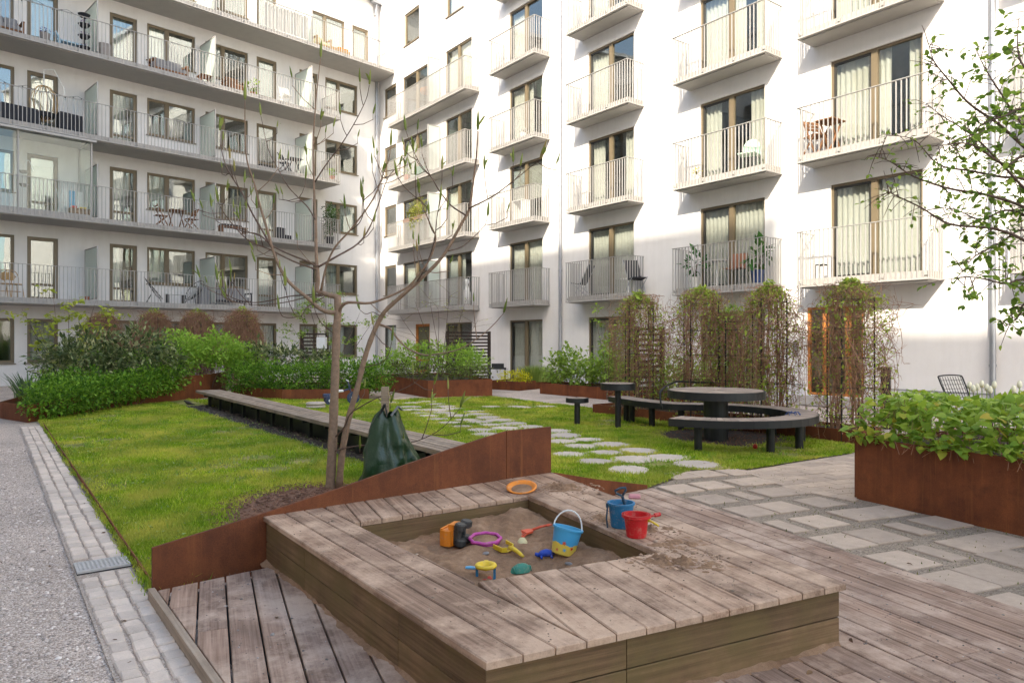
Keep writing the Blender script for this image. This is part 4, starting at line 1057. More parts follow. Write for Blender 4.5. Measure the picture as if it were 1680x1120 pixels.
shrub('rounded_shrub', 'bright green rounded shrub in the far planter', 'shrub', [(-2.9, 22.2, 1.05, .95, .7, .42), (-1.8, 22.3, 1.0, .85, .7, .42), (-3.6, 22.5, .85, .5, .5, .35), (-1.2, 21.7, .85, .5, .5, .35)], 4200, .085, G_bright, shell=.5)
shrub('twiggy_shrub', 'low brownish green twiggy planting along the rim of the far planter', 'shrub', [(-3.5, 21.3, .65, .6, .5, .28), (-2.6, 20.4, .62, .55, .5, .26), (-1.7, 20.3, .62, .5, .4, .26), (-1.0, 20.3, .62, .45, .4, .25)], 3000, .06, leafmat('twiggy_leaf', (.10, .09, .04), (.16, .22, .05), .3), shell=.3)
shrub('yellow_shrub', 'small bright yellow plant in the low planter', 'plant', [(.0, 22.75, .38, .45, .4, .2), (.35, 22.6, .36, .3, .3, .18)], 1200, .05, G_yellow)
hb = []
for i in range(7): c = p4+U2*(.35+i*.5)+N2*.4; hb.append((c.x, c.y, .72+.18*math.sin(i*2.1), .42, .42, .45+.1*math.sin(i*1.7)))
shrub('leafy_shrub', 'row of light green leafy shrubs in the long low planter below the facade', 'shrub', hb, 4200, .095, G_light, shell=.35)
hb = [(*(p4+U2*(4.0+i*.55)+N2*.4), .7, .4, .4, .45) for i in range(4)]
shrub('leafy_shrub', 'light green shrubs glimpsed behind the dry vines', 'shrub', hb, 1600, .08, G_light, shell=.3)
shrub('low_hedge', 'clipped green hedge at the far left above the gravel', 'hedge', [(-13.6+.42*i, 22.3-.22*i, .72, .42, .5, .5) for i in range(7)], 4200, .09, G_hedge, shell=.6)
def blades(name, label, cx, cy, n, h, r, mat, cat='plant', w=.012, z=.0, bend=.5):
    V = []; F = []
    for i in range(n):
        a = random.random()*6.28; d = Vector((math.cos(a), math.sin(a), 0)); p = Vector((cx, cy, z))+d*random.random()*r; hh = h*random.uniform(.6, 1.1); s = Vector((-d.y, d.x, 0))*w
        k = len(V); bo = bend*random.uniform(.4, 1.2)
        for t in (0, .4, .75, 1): c = p+Vector((0, 0, hh*(t-.15*t*t*bo)))+d*(hh*bo*t*t); V += [c-s*(1-t**2), c+s*(1-t**2)]
        F += [(k+2*j, k+2*j+1, k+2*j+3, k+2*j+2) for j in range(3)]
    o = mo(name, np_mesh(name, V, F, mat)); tag(o, label, cat); return o
blades('ornamental_grass', 'tuft of green ornamental grass, left of the glazed door', .75, 23.4, 700, .55, .55, G_grassy, z=.2)
blades('ornamental_grass', 'tuft of green ornamental grass next to the leafy shrubs', 1.25, 23.9, 700, .55, .5, G_grassy, z=.0)
blades('ornamental_grass', 'tuft of green ornamental grass behind the large right planter', 6.9, 12.4, 500, .62, .35, G_grassy)
c = G(52, 632); blades('strap_leaf_plant', 'grey-green strap-leaved plant left of the laurel shrub', -11.0, 16.2, 60, .75, .25, leafmat('strap_leaf', (.10, .17, .07), (.2, .28, .13), .2), w=.035, bend=.6, z=.1)
# thin saplings ------------------------------------------------------
def sapling(name, label, base, tips, n, size, mat, r=.014, group=None, trunk='bark_dark', spread=.28, width=1.):
    e = empty(name, base); tag(e, label, 'tree', group); b = MB(); P = []; D_ = []
    for t in tips:
        t = Vector(t); m_ = t*.5+Vector((random.uniform(-.15, .15), random.uniform(-.15, .15), .1)); pts = spline([Vector((random.uniform(-.05, .05), random.uniform(-.05, .05), 0)), m_*.6, t*.8, t], 4)
        b.tube(pts, [r*(1-.85*i/(len(pts)-1)) for i in range(len(pts))], 5)
        for _ in range(7):
            i = random.randrange(len(pts)//3, len(pts)); q0 = pts[i]; q1 = q0+Vector((random.gauss(0, 1), random.gauss(0, 1), random.uniform(-.1, .7)))*spread; b.tube([q0, q0.lerp(q1, .5)+Vector((0, 0, .02)), q1], [r*.35, r*.25, r*.12], 4)
            for _ in range(max(1, n//(len(tips)*7))): u = random.random()**.6; p = q0.lerp(q1, u); P.append(p+Vector((random.gauss(0, .05), random.gauss(0, .05), random.gauss(0, .04)))); D_.append(Vector((random.gauss(0, 1), random.gauss(0, 1), random.gauss(-.1, .5))))
    b.build('trunk', MT[trunk], e); P = np.array(P); D_ = np.array(D_)
    tag(mo('crown', leaf_mesh('crown', P, D_, size*rng.uniform(.6, 1.2, len(P)), mat, LEAF6, LF6, width), e), kind='stuff'); return e
random.seed(40)
sapling('maple_sapling', 'thin maple sapling with yellow-green leaves in front of the left wing', (-12.2, 19.5, 0), [(-1.2, 0, 2.4), (-.5, .2, 2.9), (.1, 0, 2.75), (.7, .2, 2.6), (1.2, 0, 2.3), (.9, .3, 1.9), (-.3, -.2, 2.3), (-.8, 0, 2.0), (.4, 0, 2.2)], 800, .14, G_maple)
sapling('young_tree', 'airy light green young tree behind the magnolia trunk', (-6.2, 24, 0), [(-1.2, 0, 2.0), (-.7, .2, 2.9), (-.1, 0, 3.2), (.5, .2, 3.0), (1.1, 0, 2.5), (1.5, .2, 2.2), (.3, -.3, 2.5), (-.9, 0, 2.4)], 1700, .09, G_light, .016, spread=.42)
sapling('bare_shrub', 'nearly bare multi-stemmed shrub with tiny yellow buds in the far planter', (-2.15, 22.0, .3), [(-1.3, 0, 2.0), (-.9, .3, 2.5), (-.4, 0, 2.6), (.2, .2, 2.7), (.7, 0, 2.4), (1.1, .3, 1.9), (-.1, -.3, 2.2), (.4, -.2, 1.8)], 260, .05, G_maple, .016, spread=.55)
sapling('young_tree', 'small leafy sapling left of the dry vines on the right', (2.45, 18.5, 0), [(-.3, 0, 2.4), (0, .1, 2.1), (.25, 0, 1.8), (-.1, 0, 1.5)], 220, .11, G_light, .01, spread=.22)
G_vine = leafmat('vine_leaf', (.20, .27, .045), (.50, .64, .10), .4, .5, (.20, .10, .06))
shrub('leafy_shrub', 'light green shrub between the second and third vines behind the table', 'shrub', [(4.35, 13.1, .75, .55, .45, .6), (3.9, 13.6, .6, .4, .4, .45)], 1500, .075, G_light, shell=.3)
shrub('leafy_shrub', 'light green shrub right of the leftmost vine behind the table', 'shrub', [(3.3, 14.5, .6, .5, .4, .5), (3.75, 14.0, .45, .35, .3, .35)], 1000, .07, G_light, shell=.3)
# climbing vines on steel trellises ------------------------------------
def vine(label, tlabel, cx, cy, h, w, nt_=420, leaves=420, side=0, seed=1, lmat=None, hang=.75):
    random.seed(seed); t = empty('trellis', (cx, cy, 0)); tag(t, tlabel, 'trellis')
    for i in range(2):
        for j in range(2):
            x = (i-.5)*w*.5; y = (j-.5)*w*.5
            MB().tube([(x, y, 0), (x, y, h-.15)], .012, 5).build('rod', MT['black'], t)
    r = MB()
    for z in (.35, .8, 1.25, 1.7, h-.2):
        a = w*.25
        for p, q in (((-a, -a), (a, -a)), ((a, -a), (a, a)), ((a, a), (-a, a)), ((-a, a), (-a, -a))): r.tube([(*p, z), (*q, z)], .007, 4)
    tag(r.build('cross_bars', MT['black'], t), kind='stuff')
    e = empty('climbing_vine', (cx, cy, 0)); tag(e, label, 'vine'); b = MB()
    for _ in range(26):                                   # climbing stems
        a = random.random()*6.28; p = [Vector((w*.25*math.cos(a)+random.gauss(0, .03), w*.25*math.sin(a)+random.gauss(0, .03), h*k/6)) for k in range(7)]
        b.tube(p, [.009*(1-.08*k) for k in range(7)], 4, cap=False)
    for _ in range(nt_):                                  # tangled drooping shoots
        a = random.random()*6.28; u_ = random.random(); z = h*(1-.66*random.random()**1.25) if u_ < .88 else h*random.uniform(.03, .45)
        lum = 1+.35*mnoise.noise((math.cos(a)*1.6+seed, math.sin(a)*1.6, z*1.8)); prof = lum*math.sqrt(max(.02, 1-((z-h*.72)/(h*.29))**2)) if z > h*.72 else lum*(1 if z > h*.5 else .72); rr = w*.55*prof*random.random()**.5
        p = Vector((rr*math.cos(a), rr*math.sin(a), z)); d = Vector((math.cos(a)+random.gauss(0, .6), math.sin(a)+random.gauss(0, .6), random.uniform(-.3, .35)))*.07; pts = [p]
        for k in range(6):
            d += Vector((random.gauss(0, .05), random.gauss(0, .05), -.014*hang+random.gauss(0, .045)));
            p = p+d
            q = Vector((p.x, p.y, 0)); lim = w*(.62+.22*(random.random() < .25))*(prof if p.z > h*.72 else lum)*(1 if z > h*.5 else .75)+.03
            if q.length > lim: p.x *= lim/q.length; p.y *= lim/q.length; d.x *= .2; d.y *= .2
            if p.z > h+.06: p.z = h+.06
            pts.append(Vector(p))
        b.tube(pts, [.0030*random.uniform(.6, 1.6)]*6+[.0012], 3, cap=False)
    tag(b.build('twigs', MT['vine'], e), kind='stuff')
    n = leaves; a = rng.uniform(0, 6.28, n); z = h*(1.03-.95*rng.random(n)**1.8)+rng.normal(0, .04, n); rr = w*.6*np.where(z > h*.72, np.sqrt(np.maximum(.03, 1-((z-h*.72)/(h*.31))**2)), 1)*rng.uniform(.75, 1.2, n)*rng.random(n)**.35
    P = np.stack([rr*np.cos(a), rr*np.sin(a), z], 1); d = rng.normal(0, 1, (n, 3))
    tag(mo('leaves', leaf_mesh('leaves', P, d, .05*np.clip(rng.lognormal(0, .35, n), .4, 1.9), lmat or G_vine), e), kind='stuff')
for k, (x, y, h, w, l1, l2) in enumerate((
    (2.56, 14.37, 2.36, .95, 'leftmost dry brown climbing vine behind the round table', 'steel rod trellis under the leftmost vine behind the table'),
    (3.48, 13.14, 2.38, 1.0, 'dry brown climbing vine with green top, second behind the round table', 'steel rod trellis under the second vine behind the table'),
    (4.33, 12.0, 2.36, .85, 'dry brown climbing vine directly left of the orange door', 'steel rod trellis under the vine left of the orange door'),
    (5.17, 10.9, 2.33, .98, 'dry brown climbing vine in front of the orange door', 'steel rod trellis under the vine before the orange door'))):
    vine(l1, l2, x, y, h, w, 720, 3000, seed=60+k)
vine('thin mat of dry vine linking the second and third vines behind the table', 'steel rod trellis between the second and third vines', 3.95, 12.75, 2.05, .75, 130, 900, seed=70, lmat=G_light)
for k, (x, y, h, l1, l2) in enumerate(((-13.2, 23.0, 2.25, 'leftmost brown vine mound, behind the maple sapling', 'trellis under the leftmost vine mound'), (-11.45, 22.8, 2.3, 'second brown vine mound from the left, behind the laurel', 'trellis under the second vine mound from the left'),
    (-10.0, 22.6, 2.3, 'third brown vine mound from the left, behind the arching shrub', 'trellis under the third vine mound from the left'), (-8.55, 22.6, 2.35, 'fourth brown vine mound from the left, right of the arching shrub', 'trellis under the fourth vine mound from the left'))):
    vine(l1, l2, x, y, h+.12, 1.0, 2300, 800, seed=80+k, hang=2.2)
SG = pebblemat('sand_crumb', [(0, (.22, .14, .09)), (.6, (.34, .22, .145)), (1, (.46, .32, .22))])
def crumbs(n, px, py, rx, ry, label):
    x, y = G(px, py, BZ); reg = [(x+rx*math.cos(a*.785), y+ry*math.sin(a*.785)) for a in range(8)]; pebbles(n, reg, BZ, .0055, SG, 'sand_crumbs', label)
crumbs(260, 925, 800, .34, .28, 'crumbs of sand round the spill at the back corner'); crumbs(240, 1105, 915, .32, .22, 'crumbs of sand round the heap right of the opening'); crumbs(150, 1060, 872, .26, .2, 'crumbs of sand between the buckets and the opening'); crumbs(260, 985, 850, .15, .2, 'crumbs of sand left of the blue bucket')
# ---------------------------------------------------------------- magnolia in the foreground
mg0 = P3(545, 800, 7.31); mg = empty('magnolia_tree', (mg0.x, mg0.y, 0)); tag(mg, 'young two-stemmed magnolia tree with green buds in front of the bench', 'tree')
MO = Vector((mg0.x, mg0.y, 0))
random.seed(17)
def bud_mesh(v):
    random.seed(100+v); prof = [(.0, 0), (.16, .08), (.23, .25), (.22, .5), (.12, .8), (.0, 1.02)]; b = MB(); k = 7
    for i in range(len(prof)-1): pass
    b.lathe([(r*.33, z) for r, z in prof], k)
    if v % 2:                                             # a leaf peeling away
        pts = [(0, 0, .2), (.16, .02, .45), (.30, .0, .62), (.46, -.02, .66)]; V = []
        for i, p in enumerate(pts): w_ = (.05, .10, .08, .01)[i]; V += [(p[0], p[1]-w_, p[2]), (p[0], p[1]+w_, p[2])]
        b.add(V, [(2*i, 2*i+1, 2*i+3, 2*i+2) for i in range(3)])
    return b.mesh('bud', G_bud, True)
BUDS = [bud_mesh(i) for i in range(4)]
nbud = 0
def put_bud(p, d, s):
    global nbud
    d = nrm(nrm(d)+Vector((0, 0, .9))); q = d.to_track_quat('Z', 'Y'); o = mo('bud', random.choice(BUDS), mg, p-MO, (0, 0, 0), s)
    o.rotation_euler = (q @ Quaternion((0, 0, 1), random.random()*6)).to_euler(); nbud += 1
def branch(name, pts, r0, r1, dY0=0, dY1=0, twigs=2, n=7, bud=True, mat='bark', lmin=.3):
    k = len(pts); Q = [P3(x, y, 7.3+dY0+(dY1-dY0)*i/(k-1)) for i, (x, y) in enumerate(pts)]
    S = spline(Q, 4); m = len(S); b = MB()
    rad = [1.0*(r0+(r1-r0)*(i/(m-1))**.8)*(1+.08*math.sin(i*2.3)) for i in range(m)]
    b.tube([p-MO for p in S], rad, n)
    if name == 'trunk': b.build('trunk', MT[mat], mg, smooth=True)
    else:
        for _ in range(twigs+(2 if twigs > 1 else 0)):
            i = int(m*random.uniform(lmin, .93)); p = S[i]; d = (S[min(i+1, m-1)]-S[max(0, i-1)]).normalized()
            side = d.cross(Vector((random.gauss(0, 1), random.gauss(0, 1), random.gauss(0, 1)))).normalized(); ln = random.uniform(.12, .34)
            t = p+(d*.5+side*.8+Vector((0, 0, .15))).normalized()*ln; mid = p.lerp(t, .5)-Vector((0, 0, .02)); t2 = t+Vector((0, 0, ln*.25))
            b.tube([p-MO, mid-MO, t-MO, t2-MO], [.0045, .004, .0035, .003], 5); put_bud(t2, t2-mid+Vector((0, 0, .08)), random.uniform(.09, .16))
        b.build('branch', MT['bark' if r0 > .012 else 'bark_dark'], mg, smooth=True)
    if bud: put_bud(S[-1], S[-1]-S[-3]+Vector((0, 0, .03)), random.uniform(.15, .21))
branch('trunk', [(541,812),(544,760),(547,690),(550,610),(552,545),(554,515),(554,484)], .052, .034, bud=False, n=10)
branch('trunk', [(556,800),(561,745),(571,690),(585,640),(602,575),(625,520),(650,493),(682,465),(725,422),(757,367),(770,342),(776,300),(781,262),(783,237),(784,215)], .038, .005, .0, -.35, n=9)
branch('branch', [(553,487),(540,484),(528,480),(521,476),(522,455),(519,420),(518,370),(516,330),(515,290),(514,240),(517,180),(522,130),(526,95)], .03, .004, 0, .3, 4)
branch('branch', [(527,476),(529,465),(536,435),(550,405),(575,377),(612,327),(630,282),(638,262),(641,240)], .014, .004, 0, -.5, 4)
branch('branch', [(522,438),(550,422),(587,400),(607,372),(622,332),(635,295),(650,275),(664,258)], .012, .003, .1, .6, 3)
branch('branch', [(552,512),(540,512),(525,506),(505,489),(472,460),(452,422),(437,372),(425,332),(417,300),(405,262),(402,215),(402,165)], .027, .004, 0, -.4, 3)
branch('branch', [(453,420),(437,390),(415,352),(398,318),(384,296),(370,270),(362,238),(361,215)], .012, .003, -.15, .3, 4)
branch('branch', [(521,437),(500,427),(470,415),(445,402),(425,385),(400,380),(376,372),(355,362),(347,340)], .012, .003, .1, .7, 3)
branch('branch', [(519,442),(480,428),(440,408),(410,396),(385,372),(368,350),(358,332)], .010, .003, 0, -.6, 3)
branch('branch', [(527,483),(500,484),(475,486),(437,494),(412,496),(385,490),(366,478),(357,460)], .009, .003, 0, .5, 2)
branch('branch', [(530,485),(502,488),(467,496),(425,500),(398,498),(372,490)], .007, .003, 0, -.4, 2)
branch('branch', [(532,487),(505,503),(495,517),(485,517),(476,500),(470,482),(468,470)], .006, .003, 0, -.3, 1)
branch('branch', [(494,518),(478,521),(464,519),(458,508)], .005, .003, -.2, -.3, 0)
branch('branch', [(555,514),(560,503),(568,497),(580,496),(607,497),(637,487),(670,470),(687,450),(705,425),(715,392),(707,370),(695,342),(688,318)], .019, .004, 0, -.6, 3)
branch('branch', [(683,464),(697,440),(708,412),(714,385),(717,355),(722,330)], .010, .003, -.18, -.6, 3)
branch('branch', [(764,353),(740,337),(720,312),(707,290),(690,270),(675,240),(666,215)], .009, .003, -.3, .2, 3)
branch('branch', [(769,342),(790,332),(812,320),(842,297),(867,277),(886,262)], .009, .003, -.28, -.8, 2)
branch('branch', [(735,412),(757,405),(778,388),(795,370),(800,355)], .007, .003, -.2, .3, 1)
branch('branch', [(622,532),(640,539),(652,555),(670,572),(695,582),(720,580),(755,572),(790,550),(810,532),(826,514)], .013, .003, -.1, -.9, 1, lmin=.6)
branch('branch', [(548,740),(570,734),(600,730),(662,727),(692,720),(725,702),(755,669)], .008, .0025, 0, -.9, 3)
branch('branch', [(547,720),(565,700),(574,680),(590,668),(620,652),(657,640),(687,622),(704,592)], .009, .003, 0, -.7, 2)
branch('branch', [(588,606),(600,602),(625,595),(637,582),(643,560)], .006, .003, -.05, -.3, 1)
branch('branch', [(549,548),(536,538),(526,528),(518,512),(515,498)], .005, .003, 0, -.3, 0)
branch('branch', [(700,340),(690,330),(675,318),(662,305),(652,290)], .005, .003, -.5, -.7, 1)
branch('branch', [(623,518),(612,512),(600,515),(590,508)], .005, .003, -.1, .1, 0)
branch('branch', [(517,360),(505,340),(490,325),(472,305),(455,275),(440,245),(428,190)], .008, .003, .05, .4, 3)
branch('branch', [(516,300),(535,270),(558,240),(580,205),(600,165),(606,140)], .008, .003, .2, -.2, 2)
branch('branch', [(576,378),(590,365),(597,345),(594,325)], .006, .003, -.2, -.4, 1)
# timber stake and the green watering bag tied to it
sk = P3(632, 700, 6.75)
MB().bar((sk.x, sk.y, -.2), (sk.x, sk.y, 1.07), .065, .065, up=(0, 1, 0)).build('tree_stake', MT['stake_wood']).select_set(False)
tag(bpy.data.objects['tree_stake'], 'short square timber stake rising from the green watering bag', 'stake')
bp = P3(637, 760, 6.6); wb = empty('watering_bag', (bp.x, bp.y, 0)); tag(wb, 'dark green plastic tree watering bag slumped round a stake', 'bag')
MT['bag'] = plain('green_tarpaulin', (.010, .036, .011), .3, .25, 5, .9, 9)
V = []; F = []; nu, nv = 44, 26
for j in range(nv+1):
    t = j/nv; z = .90*t
    for i in range(nu):
        a = 2*math.pi*i/nu
        r = (.20*(1-t)**.6+.16*(1-t*.45)) * (1+.10*math.sin(3*a+4*t)+.06*math.sin(7*a-9*t+1)*(1-t*.4)+.04*math.sin(13*a+11*t)+.16*mnoise.noise((math.cos(a)*2.2, math.sin(a)*2.2, t*5))+.10*mnoise.noise((math.cos(a)*5, math.sin(a)*5, t*9)))
        rx = r*1.05; ry = r*.8; tw = .10*t*t
        zz = z+(.035*math.sin(2*a+.5)+.03*math.sin(5*a))*t**3
        V.append((rx*math.cos(a)+.02*math.sin(5*t)-.01+tw*.3, ry*math.sin(a), zz))
for j in range(nv):
    for i in range(nu): k = (i+1) % nu; F.append((j*nu+i, j*nu+k, (j+1)*nu+k, (j+1)*nu+i))
mo('bag', np_mesh('bag', V, F, MT['bag'], True), wb); wb.scale = (.86, .86, .93)
b = MB(); b.bar((-.09, -.07, .86), (-.02, -.085, 1.0), .05, .012); b.bar((-.02, -.085, 1.0), (.0, -.08, .88), .05, .012); b.build('strap', MT['black'], wb)
b = MB(); b.bar((.04, -.06, .88), (.11, -.03, .97), .06, .01); b.bar((.11, -.03, .97), (.15, 0, .93), .06, .01); b.build('filler_flap', plain('grey_fabric', (.2, .2, .19), .8), wb)
# ---------------------------------------------------------------- tree reaching in from the right
random.seed(23)
rt = empty('broadleaf_tree', (4.55, 5.05, .5)); tag(rt, 'broadleaf tree with small green leaves reaching into view from the right', 'tree'); RO = Vector((4.55, 5.05, .5))
b = MB(); b.tube([(0, 0, -.05), (.03, .02, .8), (-.02, .05, 1.7), (.05, 0, 2.8), (0, .05, 4.2)], [.06, .05, .042, .03, .01], 9); b.build('trunk', MT['bark_dark'], rt, smooth=True)
RB = [([(1690,250),(1640,205),(1590,170),(1555,130),(1532,100),(1523,72)], 5.0, 4.6), ([(1690,345),(1620,320),(1560,310),(1500,290),(1460,265),(1430,255)], 5.1, 4.8), ([(1690,215),(1640,150),(1615,110),(1600,80)], 5.2, 5.5),
      ([(1690,400),(1630,375),(1560,368),(1510,340),(1468,320),(1458,315)], 4.9, 4.6), ([(1690,320),(1620,245),(1585,215),(1545,190),(1520,170)], 5.1, 5.5), ([(1690,460),(1650,465),(1600,455),(1562,457)], 4.9, 4.6),
      ([(1690,500),(1670,520),(1650,535)], 5.0, 4.9), ([(1690,120),(1670,80),(1672,20)], 5.0, 5.2), ([(1690,300),(1640,290),(1590,280),(1540,270),(1500,230),(1462,222)], 5.3, 5.6), ([(1690,380),(1640,400),(1600,420),(1580,445)], 5.1, 5.0),
      ([(1690,260),(1650,270),(1600,240),(1570,235),(1540,240)], 4.7, 4.4), ([(1690,360),(1650,345),(1610,360),(1570,345),(1540,340)], 5.3, 5.6), ([(1690,180),(1650,190),(1610,205),(1580,245)], 4.8, 4.7)]
LP = []
def leaf_obj_mesh(): 
    b = MB(); b.add([tuple(v) for v in LEAF6], [tuple(f) for f in LF6]); return b.mesh('leaf', G_tree)
LM = leaf_obj_mesh()
for pts, y0, y1 in RB:
    k = len(pts); Q = [P3(x, y, y0+(y1-y0)*i/(k-1)) for i, (x, y) in enumerate(pts)]
    root = Vector((4.55, 5.05, max(1.0, Q[0].z-.75+random.uniform(-.25, .15)))); S = spline([root, root.lerp(Q[0], .55)+Vector((random.uniform(-.1, .1), random.uniform(-.15, .15), random.uniform(-.02, .16)))]+Q, 5); m = len(S); b = MB(); b.tube([p-RO for p in S], [.014*(1-.88*i/(m-1)) for i in range(m)], 6)
    for i in range(4, m):
        for _ in range(2):
            p = S[i]; d = Vector((random.gauss(0, 1), random.gauss(0, 1), random.gauss(.1, .7))).normalized(); ln = random.uniform(.05, .2); t = p+d*ln
            b.tube([p-RO, p.lerp(t, .5)-RO+Vector((0, 0, .01)), t-RO], [.003, .0025, .0015], 4)
            for u in (.35, .6, .85, 1, 1): LP.append((p.lerp(t, u), d+Vector((random.gauss(0, .7), random.gauss(0, .7), random.gauss(-.1, .5))), p))
    b.build('branch', MT['bark_dark'], rt, smooth=True)
random.shuffle(LP)
def lsize(p):
    px = 840+p.x/p.y*1170; py = 560-(p.z-1.5)/p.y*1170
    dens = min(1, max(0, (px-1480)/160)); return random.uniform(.026, .042) + dens*random.uniform(.0, .035)
LP2 = [l for l in LP if random.random() < .34+.36*min(1, max(0, (840+l[0].x/l[0].y*1170-1520)/100))]
big = sorted(LP2, key=lambda l: l[0].y)
for p, d, _ in LP2[:290]:
    q = nrm(d).to_track_quat('Y', 'Z'); o = mo('leaf', LM, rt, p-RO, (0, 0, 0), lsize(p)*1.15); o.rotation_euler = (q @ Quaternion((0, 1, 0), random.gauss(0, .6))).to_euler()
rest_ = LP2[290:]
Pp = np.array([l[0]-RO for l in rest_]); Dd = np.array([nrm(l[1]) for l in rest_]); ss = np.array([lsize(l[0]) for l in rest_])
# the crown above and beyond the frame
th = rng.normal(0, 1, (5000, 3)); th /= np.linalg.norm(th, axis=1, keepdims=True); cr = th*(rng.random(5000)**.4)[:, None]*np.array([.95, 1.2, 1.2])+np.array([.75, -.3, 2.9])
ok = cr[:, 0]+4.55 > .74*(cr[:, 1]+5.05)
Pp = np.concatenate([Pp, cr[ok]]); Dd = np.concatenate([Dd, rng.normal(0, 1, (ok.sum(), 3))]); ss = np.concatenate([ss, rng.uniform(.04, .06, ok.sum())])
tag(mo('foliage', leaf_mesh('foliage', Pp, Dd, ss, G_tree, LEAF6, LF6), rt), kind='stuff')
# ---------------------------------------------------------------- heart-leaved planting in the right planter
random.seed(29)
ep = empty('epimedium_planting', (4.4, 6.0, .53)); tag(ep, 'dense heart-leaved green plants with small pink flowers filling the large right planter', 'plants')
HEART = [(0, 0, 0), (.26, -.14, .05), (.46, .10, .04), (.40, .45, .0), (.18, .78, -.06), (0, 1, -.16), (-.18, .78, -.06), (-.40, .45, .0), (-.46, .10, .04), (-.26, -.14, .05), (0, .4, .07)]
hm = MB(); hm.add(HEART, [(i, (i+1) % 10, 10) for i in range(10)]); HM = hm.mesh('leaf', G_epi, True)
def ep_h(t, s): return .43+.07*math.sin(t*2.1)+.06*math.sin(t*5+s*4)-.22*max(0, .25-s)*1.5
EP = []
for i in range(4200):
    t = random.uniform(-.05, 4.4)
    if i % 3 == 0:                                        # skirt along the front rim
        s = random.uniform(-.03, .14); z = .56+(ep_h(t, .2)-.04)*random.random()*min(1, .35+s*6)
    else: s = random.random()**.85; z = .50+ep_h(t, s)*(1-.35*random.random()**2.2)
    base = pf+pdir*t+Vector((.93, .40))*(1.95*s)
    EP.append((Vector((base.x, base.y, z)), s))
def vis(l): 
    px = 840+l[0].x/l[0].y*1170; return (px > 1690, -(l[0].z)*.4+l[1]*.5)
EP.sort(key=vis)
for i, (p, s) in enumerate(EP):
    d = Vector((random.gauss(-.3, .7), random.gauss(-.55, .6), random.gauss(-.3, .35))); q = nrm(d).to_track_quat('Y', 'Z')
    if i < 295: o = mo('leaf', HM, ep, p-Vector((4.4, 6.0, .53)), (0, 0, 0), random.uniform(.06, .10)); o.rotation_euler = (q @ Quaternion((0, 1, 0), random.gauss(0, .35))).to_euler()
re_ = EP[295:]; Pp = np.array([p-Vector((4.4, 6.0, .53)) for p, s in re_]); Dd = rng.normal(0, .6, Pp.shape)+np.array([-.35, -.6, -.2])
Hs = np.array(HEART, np.float32); Hf = np.array([(i, (i+1) % 10, 10) for i in range(10)])
tag(mo('foliage', leaf_mesh('foliage', Pp, Dd, rng.uniform(.05, .09, len(Pp)), G_epi, Hs, Hf), ep), kind='stuff')
b = MB()
for p, s in random.sample(EP, 350): g = Vector((p.x+random.gauss(0, .06), p.y+random.gauss(0, .06), .5)); b.tube([g-Vector((4.4, 6, .53)), g.lerp(p, .5)-Vector((4.4, 6, .53)), p-Vector((4.4, 6, .53))], .0022, 3, cap=False)
tag(b.build('stems', MT['vine'], ep), kind='stuff')
fp_ = []
for t, n_ in ((.25, 160), (1.15, 90), (2.0, 160), (2.6, 80), (.8, 60)):
    for _ in range(n_): c = pf+pdir*(t+random.gauss(0, .16))+Vector((.93, .4))*random.uniform(-.1, .35); fp_.append((c.x-4.4, c.y-6.0, random.uniform(.60, .76)-.53))
fp_ = np.array(fp_); tag(mo('flowers', leaf_mesh('flowers', fp_, rng.normal(0, 1, fp_.shape), rng.uniform(.012, .026, len(fp_)), G_pink), ep), kind='stuff')
# ---------------------------------------------------------------- long bench
random.seed(51)
bn = empty('long_bench', (-4, 12, 0)); tag(bn, 'long low slatted wooden bench running across the lawn', 'bench'); BO = Vector((-4, 12))
bl0 = Vector((-1.08, 7.915))+U2*1.35; bl1 = Vector((-7.45, 16.8)); bd = (bl1-bl0).normalized(); bnn = Vector((bd.y, -bd.x)); BLn = (bl1-bl0).length
for i in range(6):
    cuts = [0, 3.1+.9*(i % 2), 6.4-.5*(i % 2), 9.3, BLn]
    for a, c in zip(cuts[:-1], cuts[1:]):
        p = bl0+bd*(a+.003)+bnn*(i*.09); q = bl0+bd*(c-.003)+bnn*(i*.09)
        poly = [tuple(p-BO), tuple(q-BO), tuple(q+bnn*.08-BO), tuple(p+bnn*.08-BO)]
        MB().prism(poly if area(poly) > 0 else poly[::-1], .295, .35+random.uniform(-.002, .002), .004).build('slat', MT['bench_wood'], bn)
for i in range(13):
    p = bl0+bd*(.5+i*.92)-BO
    for w in (.14, .40):
        c = p+bnn*w; MB().bar((c.x, c.y, -.05), (c.x, c.y, .245), .05, .12, up=(bd.x, bd.y, 0)).build('leg', MT['black'], bn)
    a = p+bnn*.015; c = p+bnn*.52; MB().bar((a.x, a.y, .27), (c.x, c.y, .27), .06, .045).build('cross_beam', MT['black'], bn)
p = bl0+bd*.1+bnn*.27-BO; c = bl1-bd*.1+bnn*.27-BO
MB().bar((p.x, p.y, .11), (c.x, c.y, .11), .012, .26).build('dark_gap_plate', MT['black'], bn)  # black plate added to darken the gap under the seat and hide grass behind
